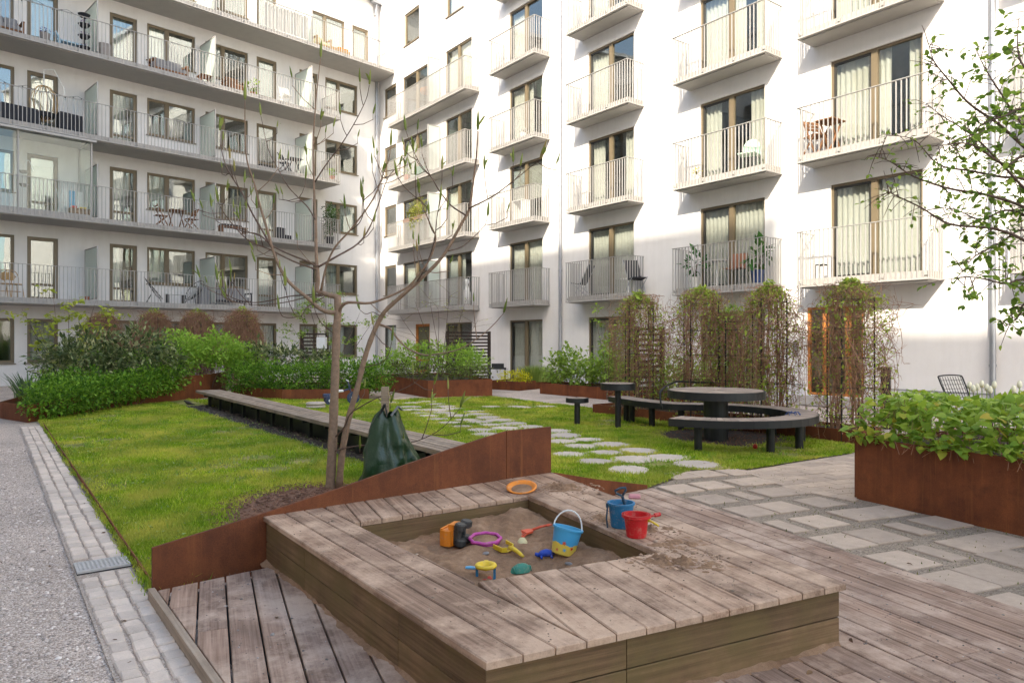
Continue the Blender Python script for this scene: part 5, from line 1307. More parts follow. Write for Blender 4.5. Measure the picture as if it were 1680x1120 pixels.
# ---------------------------------------------------------------- round table, ring bench, stool and tall side table
TC = Vector((3.10, 10.85))
def disc(name, label, cat, c, r, z, thick, pr, rings=0):
    e = empty(name, (c[0], c[1], 0)); tag(e, label, cat)
    MB().lathe([(0, z-thick), (r, z-thick), (r, z-.004), (r-.03, z-.004), (r-.03, z-.02), (0, z-.02)], 48).build('rim', MT['black'], e)
    n = 12
    for i in range(n):                                    # wedge boards with open joints
        a0 = 2*math.pi*i/n+.006/r; a1 = 2*math.pi*(i+1)/n-.006/r; poly = [(.03*math.cos((a0+a1)/2), .03*math.sin((a0+a1)/2))]
        for k in range(5): a = a0+(a1-a0)*k/4; poly.append(((r-.032)*math.cos(a), (r-.032)*math.sin(a)))
        MB().prism(poly, z-.02+.001, z, .003).build('wedge_board', MT['table_wood'], e)
    MB().lathe([(pr, -.05), (pr, z-thick-.001)], 28).build('pedestal', MT['black'], e); return e
disc('round_table', 'large round table with wooden top and thick black pedestal', 'table', TC, .72, .765, .12, .18)
disc('side_table', 'small tall round table on a thin black post, left of the ring bench', 'table', (1.85, 12.45), .30, .776, .115, .052)
disc('round_stool', 'low round stool on a thin black post in the grass', 'stool', (1.17, 12.8), .205, .493, .085, .052)
rbn = empty('ring_bench', (TC.x, TC.y, 0)); tag(rbn, 'curved black and wood bench circling the round table and trailing off behind', 'bench')
cl_ = []
for i in range(30): a = math.radians(-132+i*(222/29)); cl_.append(Vector((1.24*math.cos(a), 1.24*math.sin(a))))
tail = [cl_[-1]] + [Vector(p)-TC for p in ((2.74, 12.25), (2.42, 12.72), (2.22, 13.2), (2.05, 13.75))]
cl_ += [Vector((p.x, p.y)) for p in spline([Vector((*p, 0)) for p in tail], 5)][1:]
K = len(cl_); nn_ = []
for i in range(K): d = (cl_[min(i+1, K-1)]-cl_[max(i-1, 0)]).normalized(); nn_.append(Vector((-d.y, d.x)))
SW = .21
b = MB(); V = []; F = []
for i in range(K):
    for s in (-1, 1):
        p = cl_[i]+nn_[i]*(SW*s); V += [(p.x, p.y, .345), (p.x, p.y, .445)]; p = cl_[i]+nn_[i]*((SW-.02)*s); V += [(p.x, p.y, .445), (p.x, p.y, .345)]
for i in range(K-1):
    for s in (0, 4):
        for a, c in ((0, 1), (1, 2), (2, 3), (3, 0)): F.append((8*i+s+a, 8*(i+1)+s+a, 8*(i+1)+s+c, 8*i+s+c))
V2 = len(V); F += [(0, 1, 5, 4), (8*(K-1)+4, 8*(K-1)+5, 8*(K-1)+1, 8*(K-1))]
b.add(V, F); b.build('edge_band', MT['black'], rbn)
acc = 0
for i in range(K-1):
    for h in range(2):
        a = cl_[i].lerp(cl_[i+1], h/2+.015); c = cl_[i].lerp(cl_[i+1], h/2+.485); na = nn_[i].lerp(nn_[i+1], h/2); nc = nn_[i].lerp(nn_[i+1], h/2+.5)
        poly = [tuple(a-na*(SW-.022)), tuple(c-nc*(SW-.022)), tuple(c+nc*(SW-.022)), tuple(a+na*(SW-.022))]
        MB().prism(poly if area(poly) > 0 else poly[::-1], .42, .45, .002).build('seat_board', MT['table_wood'], rbn)
for i in (2, 8, 12, 16, 21, 26, 32, 38, 44, K-4):
    if i < K: MB().lathe([(.055, -.05), (.055, .344)], 14, (cl_[i].x, cl_[i].y, 0)).build('leg', MT['black'], rbn)
i = 29; pa = cl_[33]+nn_[33]*.23; pb = cl_[44]+nn_[44]*.23; mid1 = pa.lerp(pb, .3); mid2 = pa.lerp(pb, .8)
rp = [Vector((*G(1185, 702), 0))]
g1 = Vector((2.86, 12.0)); g2 = Vector((2.14, 13.0)); g3 = Vector((3.75, 12.5))
MB().tube([p-Vector((TC.x, TC.y, 0)) for p in spline([(2.52, 12.0, .36), (2.5, 12.05, .6), (2.56, 12.1, .70), (2.78, 12.3, .79), (2.95, 12.5, .80), (3.3, 12.75, .77), (3.72, 12.9, .755), (3.9, 13.0, .73), (3.93, 13.02, .6), (3.93, 13.02, .36)], 4)], .016, 8).build('grab_rail', MT['black'], rbn, smooth=True)
# small things round the table
p = G(1239, 737); tag(MB().lathe([(0, 0), (.03, .01), (.035, .04), (.02, .07), (0, .075)], 9, (0, 0, 0)).build('toy_ball', plastic('red_plastic_small', (.5, .02, .015)), None, (p[0], p[1], .005), smooth=True), 'small red toy lying in the soil under the table', 'toy')
sp_ = MB()
for i in range(8): a = i*.785; sp_.tube([(0, 0, .02), (.07*math.cos(a), .05*math.sin(a), .045), (.11*math.cos(a), .08*math.sin(a), .0)], .006, 5)
tag(sp_.build('rake_head', plastic('navy_plastic_rake', (.02, .06, .2)), None, (4.02, 10.2, .452)), 'small blue spider-like toy on the ring bench seat', 'toy')
# ---------------------------------------------------------------- toys in the sandbox
RED = plastic('red_plastic', (.55, .008, .012)); BLUE = plastic('blue_plastic', (.012, .16, .33)); NAVY = plastic('dark_blue_plastic', (.008, .045, .085)); YEL = plastic('yellow_plastic', (.72, .50, .03)); ORG = plastic('orange_plastic', (.72, .22, .015))
PINK = plastic('magenta_plastic', (.48, .06, .30)); GRN = plastic('green_plastic', (.03, .22, .15)); ORED = plastic('orange_red_plastic', (.72, .10, .04)); LBL = plastic('light_blue_plastic', (.10, .38, .62)); GRY = plain('dark_grey_plastic', (.05, .047, .042), .6, .2, 20); CREAM = plastic('cream_plastic', (.62, .56, .32)); COB = plastic('cobalt_plastic', (.01, .06, .42))
WHT = plastic('white_plastic', (.75, .75, .73))
def on_sand(px, py, guess=.17):
    z = guess
    for _ in range(12): x, y = G(px, py, z); z = sand_h(x, y)
    return x, y, z
def bucket(name, label, loc, r0, r1, h, mat, rot=(0, 0, 0), fill=True, ears=True, mats=None):
    e = empty(name, loc); e.rotation_euler = rot; tag(e, label, 'bucket')
    MB().lathe([(0, 0), (r0*.92, 0), (r0, .006), (r1, h-.012), (r1+.008, h-.012), (r1+.008, h), (r1-.004, h), (r0-.004, .012), (0, .012)], 36).build('body', mat, e, smooth=False)
    if fill: MB().lathe([(0, h*.86), (r1*.5, h*.84), (r1*.93, h*.80)], 20).build('sand_fill', MT['sand'], e, smooth=True)
    return e
# blue bucket and navy shovel, red bucket on the boards
x, y = G(1019, 864, BZ); bk = bucket('toy_bucket', 'plain blue toy bucket full of sand on the sandbox rim', (x, y, BZ), .062, .078, .155, BLUE)
MB().tube([(-.085, -.01, .135), (-.095, -.03, .06), (-.088, -.03, .005)], .005, 6).box(-.095, -.08, -.02, .0, .125, .15).build('handle', NAVY, bk)
sh = empty('toy_shovel', (x+.025, y-.035, BZ+.12)); sh.rotation_euler = (math.radians(8), math.radians(-17), 0); tag(sh, 'dark blue toy shovel with a D-handle standing in the blue bucket', 'shovel')
MB().tube([(0, 0, -.09), (0, 0, .09)], .009, 8).build('shaft', NAVY, sh)
MB().tube([(0, 0, .085), (-.032, 0, .118), (-.034, 0, .132), (0, 0, .140), (.034, 0, .132), (.032, 0, .118), (0, 0, .085)], .0075, 8).build('grip', NAVY, sh, smooth=True)
MB().box(-.03, .03, -.004, .004, -.115, -.09).build('blade', NAVY, sh)
x, y = G(1044, 880, BZ); rb_ = bucket('toy_bucket', 'red toy bucket on the sandbox rim', (x, y, BZ), .058, .072, .135, RED, fill=False)
MB().lathe([(.075, .112), (.086, .118), (.086, .135), (.075, .135)], 28).build('rim', RED, rb_)
MB().tube([(.065, -.03, .105), (.09, -.06, .098), (.115, -.085, .085)], .006, 7).box(.055, .075, -.035, -.02, .095, .115).build('spout_clip', YEL, rb_)
MB().tube([(.075, .02, .11), (.10, .03, .115), (.115, .035, .118)], .006, 8).tube([(.115, .035, .118), (.15, .05, .122)], .012, 10).build('handle', RED, rb_)
x, y = G(1042, 816, DZ+.0); x, y = G(1041, 817, BZ)
pb_ = MB(); pb_.lathe([(0, 0), (.05, .002), (.062, .012), (.05, .026), (0, .03)], 4, (0, 0, 0), 0, Matrix.Rotation(.6, 3, 'Z')); tag(pb_.build('bean_bag', plain('pink_fabric', (.52, .22, .24), .85, .1, 30, .4, 200), None, (x, y, BZ), smooth=False), 'small pink fabric bean bag on the boards behind the buckets', 'bean bag')
# orange sieve at the back corner
x, y = G(856, 805, BZ); sv = empty('toy_sieve', (x, y, BZ+.012)); sv.rotation_euler = (math.radians(14), math.radians(-3), 0); tag(sv, 'orange plastic toy sieve dish lying at the back corner of the sandbox', 'sieve')
MB().lathe([(0, .004), (.085, .004), (.10, .024), (.118, .026), (.118, .018), (.10, .012), (.088, -.004), (0, -.004)], 40).build('dish', ORG, sv, smooth=True)
MB().lathe([(0, .018), (.05, .015), (.08, .008)], 18).build('sand_fill', MT['sand'], sv, smooth=True)
# orange and black toy dump truck on its side
x, y, z = on_sand(752, 893); tr = empty('toy_truck', (x, y, z+.005)); tr.rotation_euler = (0, 0, math.radians(-20)); tag(tr, 'orange and dark grey toy dump truck lying on its side in the sand', 'toy truck')
b = MB(); b.box(-.085, -.012, -.06, .06, .0, .10); b.box(-.10, -.085, -.065, .065, -.005, .108); b.box(-.05, -.008, -.05, .05, .10, .135); b.prism([(-.10, -.07), (-.06, -.085), (-.02, -.085), (-.02, -.06)], 0, .10)
b.build('tipper_body', ORG, tr)
MB().box(-.012, .012, -.05, .05, .01, .13).build('chassis', GRY, tr)
wm = MB(); wm.lathe([(0, -.022), (.012, -.022), (.03, -.024), (.036, -.014), (.036, .014), (.03, .024), (.012, .022), (0, .022)], 18)
for i in range(12): a = i*.5236; wm.box(.033, .039, -.006, .006, -.02, .02) if 0 else wm.lathe([(.034, -.02), (.0395, -.018), (.0395, .018), (.034, .02)], 1, (0, 0, 0), 0, None, (a, a+.26))
WM = wm.mesh('wheel', GRY)
for yy in (-.045, .05):
    for zz in (.025, .125): mo('wheel', WM, tr, (.035, yy, zz), (math.radians(90) if 0 else 0, math.radians(8), 0))
    MB().tube([(.02, yy, .03), (.02, yy, .12)], .012, 8).build('axle', GRY, tr)
# pink ring with sand
x, y, z = on_sand(796, 888); rg = empty('toy_mould_ring', (x, y, z+.01)); rg.rotation_euler = (math.radians(5), 0, 0); tag(rg, 'magenta flower-edged toy ring filled with sand', 'toy')
pp = []
for i in range(41): a = 2*math.pi*i/40; r = .098*(1+.05*math.cos(8*a)); pp.append((r*math.cos(a), r*math.sin(a), .012))
MB().tube(pp, .011, 8, cap=False).build('ring', PINK, rg, smooth=True)
pp = [(.092*math.cos(2*math.pi*i/40), .092*math.sin(2*math.pi*i/40), -.004) for i in range(41)]; MB().tube(pp, .008, 8, cap=False).build('lower_ring', PINK, rg, smooth=True)
MB().lathe([(0, .025), (.05, .02), (.09, .004)], 20).build('sand_fill', MT['sand'], rg, smooth=True)
# yellow scoop
x, y, z = on_sand(838, 902); sc_ = empty('toy_scoop', (x, y, z+.012)); sc_.rotation_euler = (math.radians(6), math.radians(4), math.radians(-52)); tag(sc_, 'yellow plastic toy scoop lying in the middle of the sand', 'scoop')
b = MB(); b.prism([(-.115, -.05), (-.03, -.045), (-.01, -.02), (-.01, .02), (-.03, .045), (-.115, .05)], -.004, .0); b.bar((-.115, -.05, .012), (-.03, -.045, .012), .006, .03); b.bar((-.03, -.045, .012), (-.01, -.018, .012), .006, .03); b.bar((-.01, .018, .012), (-.03, .045, .012), .006, .03); b.bar((-.03, .045, .012), (-.115, .05, .012), .006, .03); b.build('scoop', YEL, sc_)
MB().tube([(-.015, 0, .02), (.03, 0, .026), (.09, 0, .016), (.125, 0, .006)], [.012, .014, .012, .009], 10).build('handle', YEL, sc_, smooth=True)
MB().lathe([(0, .008), (.03, .006), (.04, .001)], 12, (-.065, 0, 0)).build('sand_fill', MT['sand'], sc_, smooth=True)
# orange-red rake
x, y, z = on_sand(876, 871); rk = empty('toy_rake', (x, y, z+.015)); rk.rotation_euler = (0, math.radians(-6), math.radians(24)); tag(rk, 'orange-red plastic toy rake beside the blue printed bucket', 'rake')
b = MB(); b.prism([(-.075, -.045), (-.02, -.032), (-.005, 0), (-.02, .032), (-.075, .045)], 0, .012)
for i in range(5): yy = -.04+.02*i; b.bar((-.07, yy, .006), (-.105, yy*1.15, -.012), .009, .008)
b.build('head', ORED, rk)
MB().tube([(-.01, 0, .01), (.05, 0, .016), (.09, 0, .016)], .009, 8).tube([(.085, 0, .016), (.11, .012, .016), (.13, .008, .016), (.13, -.008, .016), (.11, -.012, .016), (.085, 0, .016)], .006, 6).build('handle', ORED, rk, smooth=True)
# blue bucket with a printed beach picture, tilted in the sand
x, y, z = on_sand(923, 903); m_, nt, b_ = new_mat('beach_print')
v = coords(nt); sx = N(nt, 'ShaderNodeSeparateXYZ'); nt.links.new(v, sx.inputs[0])
wv = N(nt, 'ShaderNodeMath', operation='MULTIPLY_ADD'); nt.links.new(noise(nt, v, 18, 2), wv.inputs[0]); wv.inputs[1].default_value = .05; nt.links.new(sx.outputs[2], wv.inputs[2])
pr = ramp(nt, wv.outputs[0], [(0, (.72, .55, .10)), (.090, (.72, .52, .08)), (.092, (.06, .36, .62)), (1, (.05, .30, .56))]); 
for nd_ in nt.nodes:
    if nd_.type == 'VALTORGB' and abs(nd_.color_ramp.elements[1].position-.09) < 1e-3: nd_.color_ramp.interpolation = 'LINEAR'
nt.links.new(pr, b_.inputs['Base Color']); b_.inputs['Roughness'].default_value = .35
pbk = bucket('printed_toy_bucket', 'blue and yellow beach-print toy bucket tilted in the sand', (x, y, z-.02), .072, .088, .165, m_, (math.radians(-6), math.radians(13), 0))
bpts = [(-.09, 0, .15)]+[(.09*math.cos(math.pi-math.pi*i/12), .035, .15+.115*math.sin(math.pi*i/12)) for i in range(1, 12)]+[(.09, 0, .15)]
MB().tube(bpts, .005, 6).build('bail_handle', WHT, pbk, smooth=True)
def badge(e, ang, z, r, mat, n=5, inner=.45, rad=.0745):
    V = []
    for i in range(2*n):
        a = math.pi*i/n; rr = r*(1 if i % 2 == 0 else inner); V.append((rr*math.cos(a), rr*math.sin(a)))
    b = MB(); pts = []
    for u, w in V+[(0, 0)]:
        zz = z+w; R = (.072+(.016)*(zz/.153))+.0018; a = ang+u/R; pts.append((R*math.cos(a), R*math.sin(a), zz))
    b.add(pts, [(i, (i+1) % (2*n), 2*n) for i in range(2*n)]); b.build('printed_star', mat, e)
badge(pbk, math.radians(-100), .075, .016, ORED); badge(pbk, math.radians(-93), .035, .014, LBL); badge(pbk, math.radians(-128), .028, .012, ORED); badge(pbk, math.radians(-60), .05, .013, RED)
# small moulds
x, y, z = on_sand(857, 868); e = MB(); V = []
e.lathe([(0, .034), (.018, .03), (.03, .015), (.036, 0)], 14, (0, 0, 0), 0, Matrix.Diagonal((1, 1.25, 1)))
for i in range(5): a = -.6+.3*i; e.tube([(0, -.02, .03), (.03*math.sin(a), .035*math.cos(a), .014)], .004, 5)
tag(e.build('shell_mould', CREAM, None, (x, y, z), smooth=True), 'small cream shell-shaped sand mould left of the rake', 'sand mould')
x, y, z = on_sand(896, 901); e = MB()
e.tube([(-.055, 0, .01), (-.03, 0, .024), (0, 0, .028), (.03, 0, .022), (.055, .004, .012)], [.008, .02, .024, .02, .009], 9)
for sx_, sy_ in ((-.03, -.03), (-.03, .03), (.025, -.03), (.025, .03)): e.tube([(sx_, 0, .015), (sx_*1.25, sy_, .004)], [.010, .007], 7)
e.tube([(-.05, 0, .016), (-.07, .008, .022)], [.013, .010], 7)
tag(e.build('animal_mould', COB, None, (x, y, z), (0, 0, .2), smooth=True), 'cobalt blue animal-shaped sand mould in front of the printed bucket', 'sand mould')
x, y, z = on_sand(914, 902); tag(MB().lathe([(0, .016), (.014, .013), (.022, 0)], 12, (0, 0, 0), 0, Matrix.Diagonal((1.5, .8, 1))).build('small_mould', YEL, None, (x, y, z), smooth=True), 'tiny yellow mould touching the printed bucket', 'sand mould')
# yellow and blue sifter stand
x, y, z = on_sand(797, 950); z = sand_h(*G(797, 958, .14)); x, y = G(797, 951, .15); st_ = empty('toy_sand_mill', (x, y, .10)); tag(st_, 'yellow funnel toy on blue legs with red wheel at the near corner of the sand', 'toy')
MB().lathe([(.034, .118), (.058, .122), (.064, .132), (.058, .142), (.036, .140), (.03, .120), (.012, .105)], 32).build('funnel', YEL, st_, smooth=True)
MB().box(-.012, .012, .055, .085, .126, .138).build('lug', YEL, st_)
for sx_ in (-1, 1): MB().bar((sx_*.048, 0, -.01), (sx_*.05, 0, .122), .014, .03, up=(0, 1, 0)).build('leg', BLUE, st_)
b = MB(); b.box(-.035, .035, -.012, .012, .0, .06)
for i in range(4): b.box(-.03, .03, -.03+.0*i, .03, .012+.015*i, .018+.015*i)
b.build('paddle_wheel', RED, st_)
x, y, z = on_sand(855, 937); e = MB(); e.lathe([(.0, .05), (.02, .046), (.04, .028), (.048, 0)], 14, (0, 0, 0), 0, Matrix.Diagonal((1.5, .8, 1)))
for i in range(6): xx = -.055+.022*i; e.tube([(xx, -.03, .006), (xx, -.015, .03), (xx, .0, .047*math.sqrt(max(.05, 1-(xx/.075)**2)))], .004, 5)
tag(e.build('crocodile_mould', GRN, None, (x, y, z-.004), (0, 0, .45), smooth=True), 'green ribbed sand mould half buried at the front edge', 'sand mould')
x, y, z = on_sand(772, 932); tag(MB().prism([(-.03, -.012), (.025, -.018), (.035, .0), (.0, .016), (-.03, .01)], 0, .012, .004).build('mould_shard', LBL, None, (x, y, z)), 'light blue bit of plastic left of the funnel toy', 'toy')
def stone(px, py, s, label):
    x, y, z = on_sand(px, py); b = MB(); b.lathe([(0, -.4), (.6, -.3), (1, 0), (.75, .38), (0, .52)], 11, (0, 0, 0), 0, Matrix.Diagonal((s*1.25, s*.85, s*.8)))
    tag(b.build('pebble', plain('grey_pebble_%d' % px, (.2, .19, .19), .7, .2, 20), None, (x, y, z+s*.2), (0, 0, random.random()*3), smooth=True), label, 'pebble')
stone(797, 907, .024, 'grey pebble right of the pink ring in the sand'); stone(933, 926, .024, 'grey oval pebble near the front edge of the sand'); stone(928, 902, .022, 'brownish pebble right of the tiny yellow mould')
# ---------------------------------------------------------------- other things in the garden
x, y = G(309, 667); bd_ = empty('blackbird', (x, y, 0)); bd_.rotation_euler = (0, 0, math.radians(170)); tag(bd_, 'dark brown blackbird standing on the lawn near the bench end', 'bird')
FEA = plain('dark_feathers', (.028, .02, .015), .7, .3, 40)
MB().tube([(.13, 0, .125), (.115, 0, .127), (.095, 0, .13), (.075, 0, .122), (.04, 0, .10), (0, 0, .088), (-.05, 0, .075), (-.085, 0, .068), (-.13, 0, .06), (-.17, 0, .055)], [.002, .006, .02, .022, .034, .042, .034, .02, .013, .009], 12).build('body', FEA, bd_, smooth=True)
MB().tube([(.01, .012, .06), (.015, .014, .03), (.01, .014, .002)], .004, 5).tube([(.01, -.012, .06), (.015, -.014, .03), (.01, -.014, .002)], .004, 5).build('legs', MT['bark'], bd_)
x, y = G(560, 663); tc = empty('tricycle', (x, y, 0)); tc.rotation_euler = (0, 0, math.radians(20)); tag(tc, 'child tricycle with navy frame and white seat behind the bench', 'tricycle')
NVY = plastic('navy_paint', (.015, .035, .09))
def wheel(loc, r, e=tc):
    w = MB(); w.lathe([(r*.3, -.02), (r*.8, -.016), (r, -.012), (r, .012), (r*.8, .016), (r*.3, .02), (r*.3, -.02)], 20, (0, 0, 0), 0, Matrix.Rotation(math.pi/2, 3, 'X')); o = w.build('wheel', NVY, e, loc); w2 = MB(); w2.lathe([(0, -.024), (r*.35, -.022), (r*.35, .022), (0, .024)], 12, (0, 0, 0), 0, Matrix.Rotation(math.pi/2, 3, 'X')); w2.build('hub', WHT, o)
wheel((.28, 0, .15), .15); wheel((-.28, -.2, .11), .11); wheel((-.28, .2, .11), .11)
MB().tube([(-.28, -.2, .11), (-.28, .2, .11)], .014, 8).tube([(-.28, 0, .11), (-.1, 0, .28), (.18, 0, .36)], .02, 8).tube([(.28, 0, .15), (.2, 0, .36), (.15, 0, .55)], .018, 8).build('frame', NVY, tc, smooth=True)
MB().tube([(.14, -.2, .57), (.15, 0, .55), (.14, .2, .57)], .014, 8).build('handlebar', WHT, tc); MB().prism([(-.2, -.11), (-.05, -.08), (.05, -.03), (.05, .03), (-.05, .08), (-.2, .11)], .30, .35, .02).build('seat', WHT, tc); MB().prism([(-.42, -.14), (-.22, -.14), (-.22, .14), (-.42, .14)], .18, .26, .02).build('tray', NVY, tc)
x, y = G(518, 669); tag(MB().lathe([(0, 0), (.2, .0), (.22, .03), (.2, .06), (.19, .07), (.22, .1), (.2, .13), (0, .14)], 24).build('concrete_disc', MT['flag'], None, (x, y, 0)), 'two pale round slabs stacked on the grass left of the tricycle', 'stone')
lb_ = empty('letter_box', (-5.87, 22.0, 0)); tag(lb_, 'white metal letter box on a post behind the hedge', 'letter box')
MB().box(-.14, .14, -.08, .08, 1.28, 1.63).box(-.145, .145, -.09, .085, 1.455, 1.47).build('box', plain('white_metal', (.72, .71, .70), .4), lb_); MB().box(-.03, .03, -.03, .03, 0, 1.28).build('post', MT['black'], lb_)
def slat_screen(label, p, q, h, n):
    p = Vector(p); q = Vector(q); e = empty('slatted_screen', (p.x, p.y, 0), math.atan2((q-p).y, (q-p).x)); tag(e, label, 'screen'); Ln = (q-p).length
    for x in (0, Ln): MB().box(x-.045, x+.045, -.045, .045, 0, h).build('post', MT['dark_wood'], e)
    for i in range(n): z = .15+(h-.2)*i/(n-1); MB().box(.045, Ln-.045, -.015, .015, z-.03, z+.03).build('slat', MT['dark_wood'], e)
slat_screen('dark slatted wooden screen right of the nearly bare shrub', (-2.25, 24.8), (-.82, 25.6), 1.86, 15)
slat_screen('dark slatted wooden screen beside the letter box', (-7.65, 26.0), (-6.9, 26.6), 1.82, 13)
slat_screen('dark slatted wooden screen behind the leftmost dry vine', (2.9, 16.6), (3.62, 17.2), 1.84, 14)
gr_ = empty('barbecue_grill', (-.5, 24.6, 0)); tag(gr_, 'low black barbecue grill table by the facade, left of the glazed door', 'grill')
MB().box(-.3, .3, -.2, .2, .55, .60).build('table_top', MT['black'], gr_); MB().box(-.2, .22, -.15, .15, .60, .74).build('lid', MT['black'], gr_)
for sx_ in (-.26, .26):
    for sy_ in (-.16, .16): MB().box(sx_-.02, sx_+.02, sy_-.02, sy_+.02, 0, .55).build('leg', MT['black'], gr_)
x = 7.35; tag(MB().bar((6.55, 12.5, -.05), (6.55, 12.5, 1.05), .12, .12, up=(0, 1, 0)).build('timber_post', MT['dark_wood']), 'short dark timber post right of the orange door', 'post')
ch = empty('garden_chair', (8.0, 12.75, 0)); ch.rotation_euler = (0, 0, .3); tag(ch, 'black wire mesh garden chair behind the large planter', 'chair')
b = MB(); b.tube(spline([(-.26, 0, .45), (-.28, .16, .8), (-.22, .2, .88), (.22, .2, .88), (.28, .16, .8), (.26, 0, .45)], 4), .014, 6)
for i in range(9): xx = -.24+.06*i; b.tube([(xx, .02, .47), (xx, .19, .86)], .005, 4)
for i in range(5): zz = .5+.075*i; b.tube([(-.26, .03+(zz-.47)*.42, zz), (.26, .03+(zz-.47)*.42, zz)], .005, 4)
b.build('backrest', MT['black'], ch); MB().box(-.26, .26, -.4, .02, .44, .46).build('seat', MT['black'], ch)
for sx_ in (-.24, .24):
    for sy_ in (-.38, 0): MB().tube([(sx_, sy_, .44), (sx_*1.1, sy_*1.1, 0)], .012, 6).build('leg', MT['black'], ch)
TUL = plain('white_petal', (.72, .68, .50), .5, .1)
random.seed(77)
ORD = ['leftmost', 'second', 'third', 'fourth', 'fifth', 'sixth', 'seventh', 'eighth', 'ninth']
for i in range(9):
    px = [1590, 1597, 1604, 1611, 1618, 1625, 1632, 1662, 1672][i]+random.uniform(-1, 1); Y = 8.9+random.uniform(-.15, .15); p = P3(px, 632+random.uniform(-2, 8), Y)
    e = empty('tulip', (p.x, p.y, 0)); tag(e, 'white tulip behind the large right planter, %s from the left' % ORD[i] if i else 'leftmost white tulip behind the large right planter', 'tulip', 'white tulips')
    MB().tube([(0, 0, 0), (.01, 0, p.z*.5), (0, 0, p.z-.04)], .005, 5).build('stem', G_light, e); MB().lathe([(0, -.045), (.022, -.035), (.03, -.005), (.022, .035), (.012, .05)], 9, (0, 0, p.z)).build('flower', TUL, e, smooth=True)
    blades('x', 'x', 0, 0, 4, .35, .03, G_light, w=.02).parent = e; o = e.children[-1]; o.name = 'leaves'; del o['label']; del o['category']
shrub('leafy_shrub', 'low green planting round the white tulips', 'shrub', [(5.9, 8.9, .35, .9, .5, .35), (7.4, 9.2, .35, .9, .5, .35)], 1600, .07, G_hedge)
tb = blades('ornamental_grass', 'thin tuft of green grass by the facade, right of the post', 7.6, 14.0, 260, .55, .3, G_grassy)
# ---------------------------------------------------------------- things standing on the balconies
def onb(root, x, y, z):
    a = root.rotation_euler.z; return (CORNER[0]+x*math.cos(a)-y*math.sin(a), CORNER[1]+x*math.sin(a)+y*math.cos(a), z)
def bx_(root, px, y):                                     # facade coordinate seen at a photo column
    a = root.rotation_euler.z; ux, uy = math.cos(a), math.sin(a); ox, oy = CORNER[0]-uy*y, CORNER[1]+ux*y; k = (px-840)/1170
    return (k*oy-ox)/(ux-k*uy)
def thing(name, label, cat, root, px, y, k, rz=0, dz=0, group=None):
    x = bx_(root, px, y); e = empty(name, onb(root, x, y, zb(k)+.201+dz), root.rotation_euler.z+rz); tag(e, label, cat, group); return e
TEAK = wood('teak', (.17, .08, .04), (.30, .15, .075), 0, None, 45); GREYC = plain('grey_cushion', (.20, .20, .21), .9, .1, 20); CHAR = plain('charcoal_cover', (.022, .023, .03), .85, .15, 12, .3, 30); RATT = plain('rattan', (.40, .25, .11), .7, .2, 40); TERRA = plain('terracotta', (.36, .12, .06), .8); GREYP = plain('grey_pot', (.28, .25, .235), .8); BLUEB = plastic('pale_blue_plastic', (.30, .48, .60)); MINT = plastic('mint_plastic', (.42, .58, .45)); DKPOT = plain('blue_glazed_pot', (.02, .05, .16), .3); WALN = plain('walnut', (.22, .085, .04), .45)
PURP = leafmat('purple_flower', (.10, .03, .16), (.25, .10, .32), .2)
def fold_chair(e, mat=TEAK):
    for s in (-.2, .2):
        MB().bar((s, -.22, 0), (s, .20, .86), .025, .035).build('back_leg', mat, e); MB().bar((s*.9, .25, 0), (s*.9, -.2, .45), .025, .035).build('front_leg', mat, e)
    for i in range(5): MB().box(-.19, .19, -.2+.085*i, -.13+.085*i, .44, .46).build('seat_slat', mat, e)
    for i in range(3): z = .62+.09*i; y = -.22+.42*z/.86; MB().box(-.19, .19, y-.012, y+.012, z-.03, z+.03).build('back_slat', mat, e)
def fold_table(e, mat=TEAK, w=.6):
    for i in range(6): MB().box(-w/2, w/2, -.3+.1*i, -.215+.1*i, .70, .725).build('top_slat', mat, e)
    for s in (-w/2+.08, w/2-.08): MB().bar((s, -.26, 0), (s, .22, .70), .03, .04).build('leg', mat, e); MB().bar((s*.85, .26, 0), (s*.85, -.22, .70), .03, .04).build('leg', mat, e)
def pot(e, r=.16, h=.3, mat=TERRA, leaf=None, n=120, rad=.3, top=.3, size=.09):
    MB().lathe([(0, 0), (r*.75, 0), (r, h), (r*.9, h), (r*.85, h-.03), (0, h-.03)], 20).build('pot', mat, e)
    if leaf:
        P, D_ = blob_points([(0, 0, h+top, rad, rad, top)], n, .3); tag(mo('foliage', leaf_mesh('foliage', P, D_+rng.normal(0, .5, D_.shape), size*rng.uniform(.6, 1.3, len(P)), leaf), e), kind='stuff')
        b = MB()
        for _ in range(5): b.tube([(0, 0, h-.05), (random.uniform(-.4, .4)*rad, random.uniform(-.4, .4)*rad, h+top)], .008, 4)
        tag(b.build('stems', MT['bark_dark'], e), kind='stuff')
def wire_chair(e):
    b = MB(); ring = []
    for i in range(25): a = 2*math.pi*i/24; ring.append((.36*math.cos(a), .05+.42*math.sin(a)*.75, .58+.40*math.sin(a)))
    b.tube(ring, .014, 6, cap=False); b.build('rim', MT['black'], e)
    b = MB()
    for i in range(24): p = Vector(ring[i]); c = Vector((0, -.03, .30)); b.tube([p, p.lerp(c, .6)-Vector((0, .02, .05)), c], .006, 3, cap=False)
    tag(b.build('cords', MT['black'], e), kind='stuff')
    for sx_, sy_ in ((-.25, -.25), (.25, -.25), (-.2, .3), (.2, .3)): MB().tube([(sx_*.4, sy_*.4, .34), (sx_, sy_, 0)], .011, 5).build('leg', MT['black'], e)
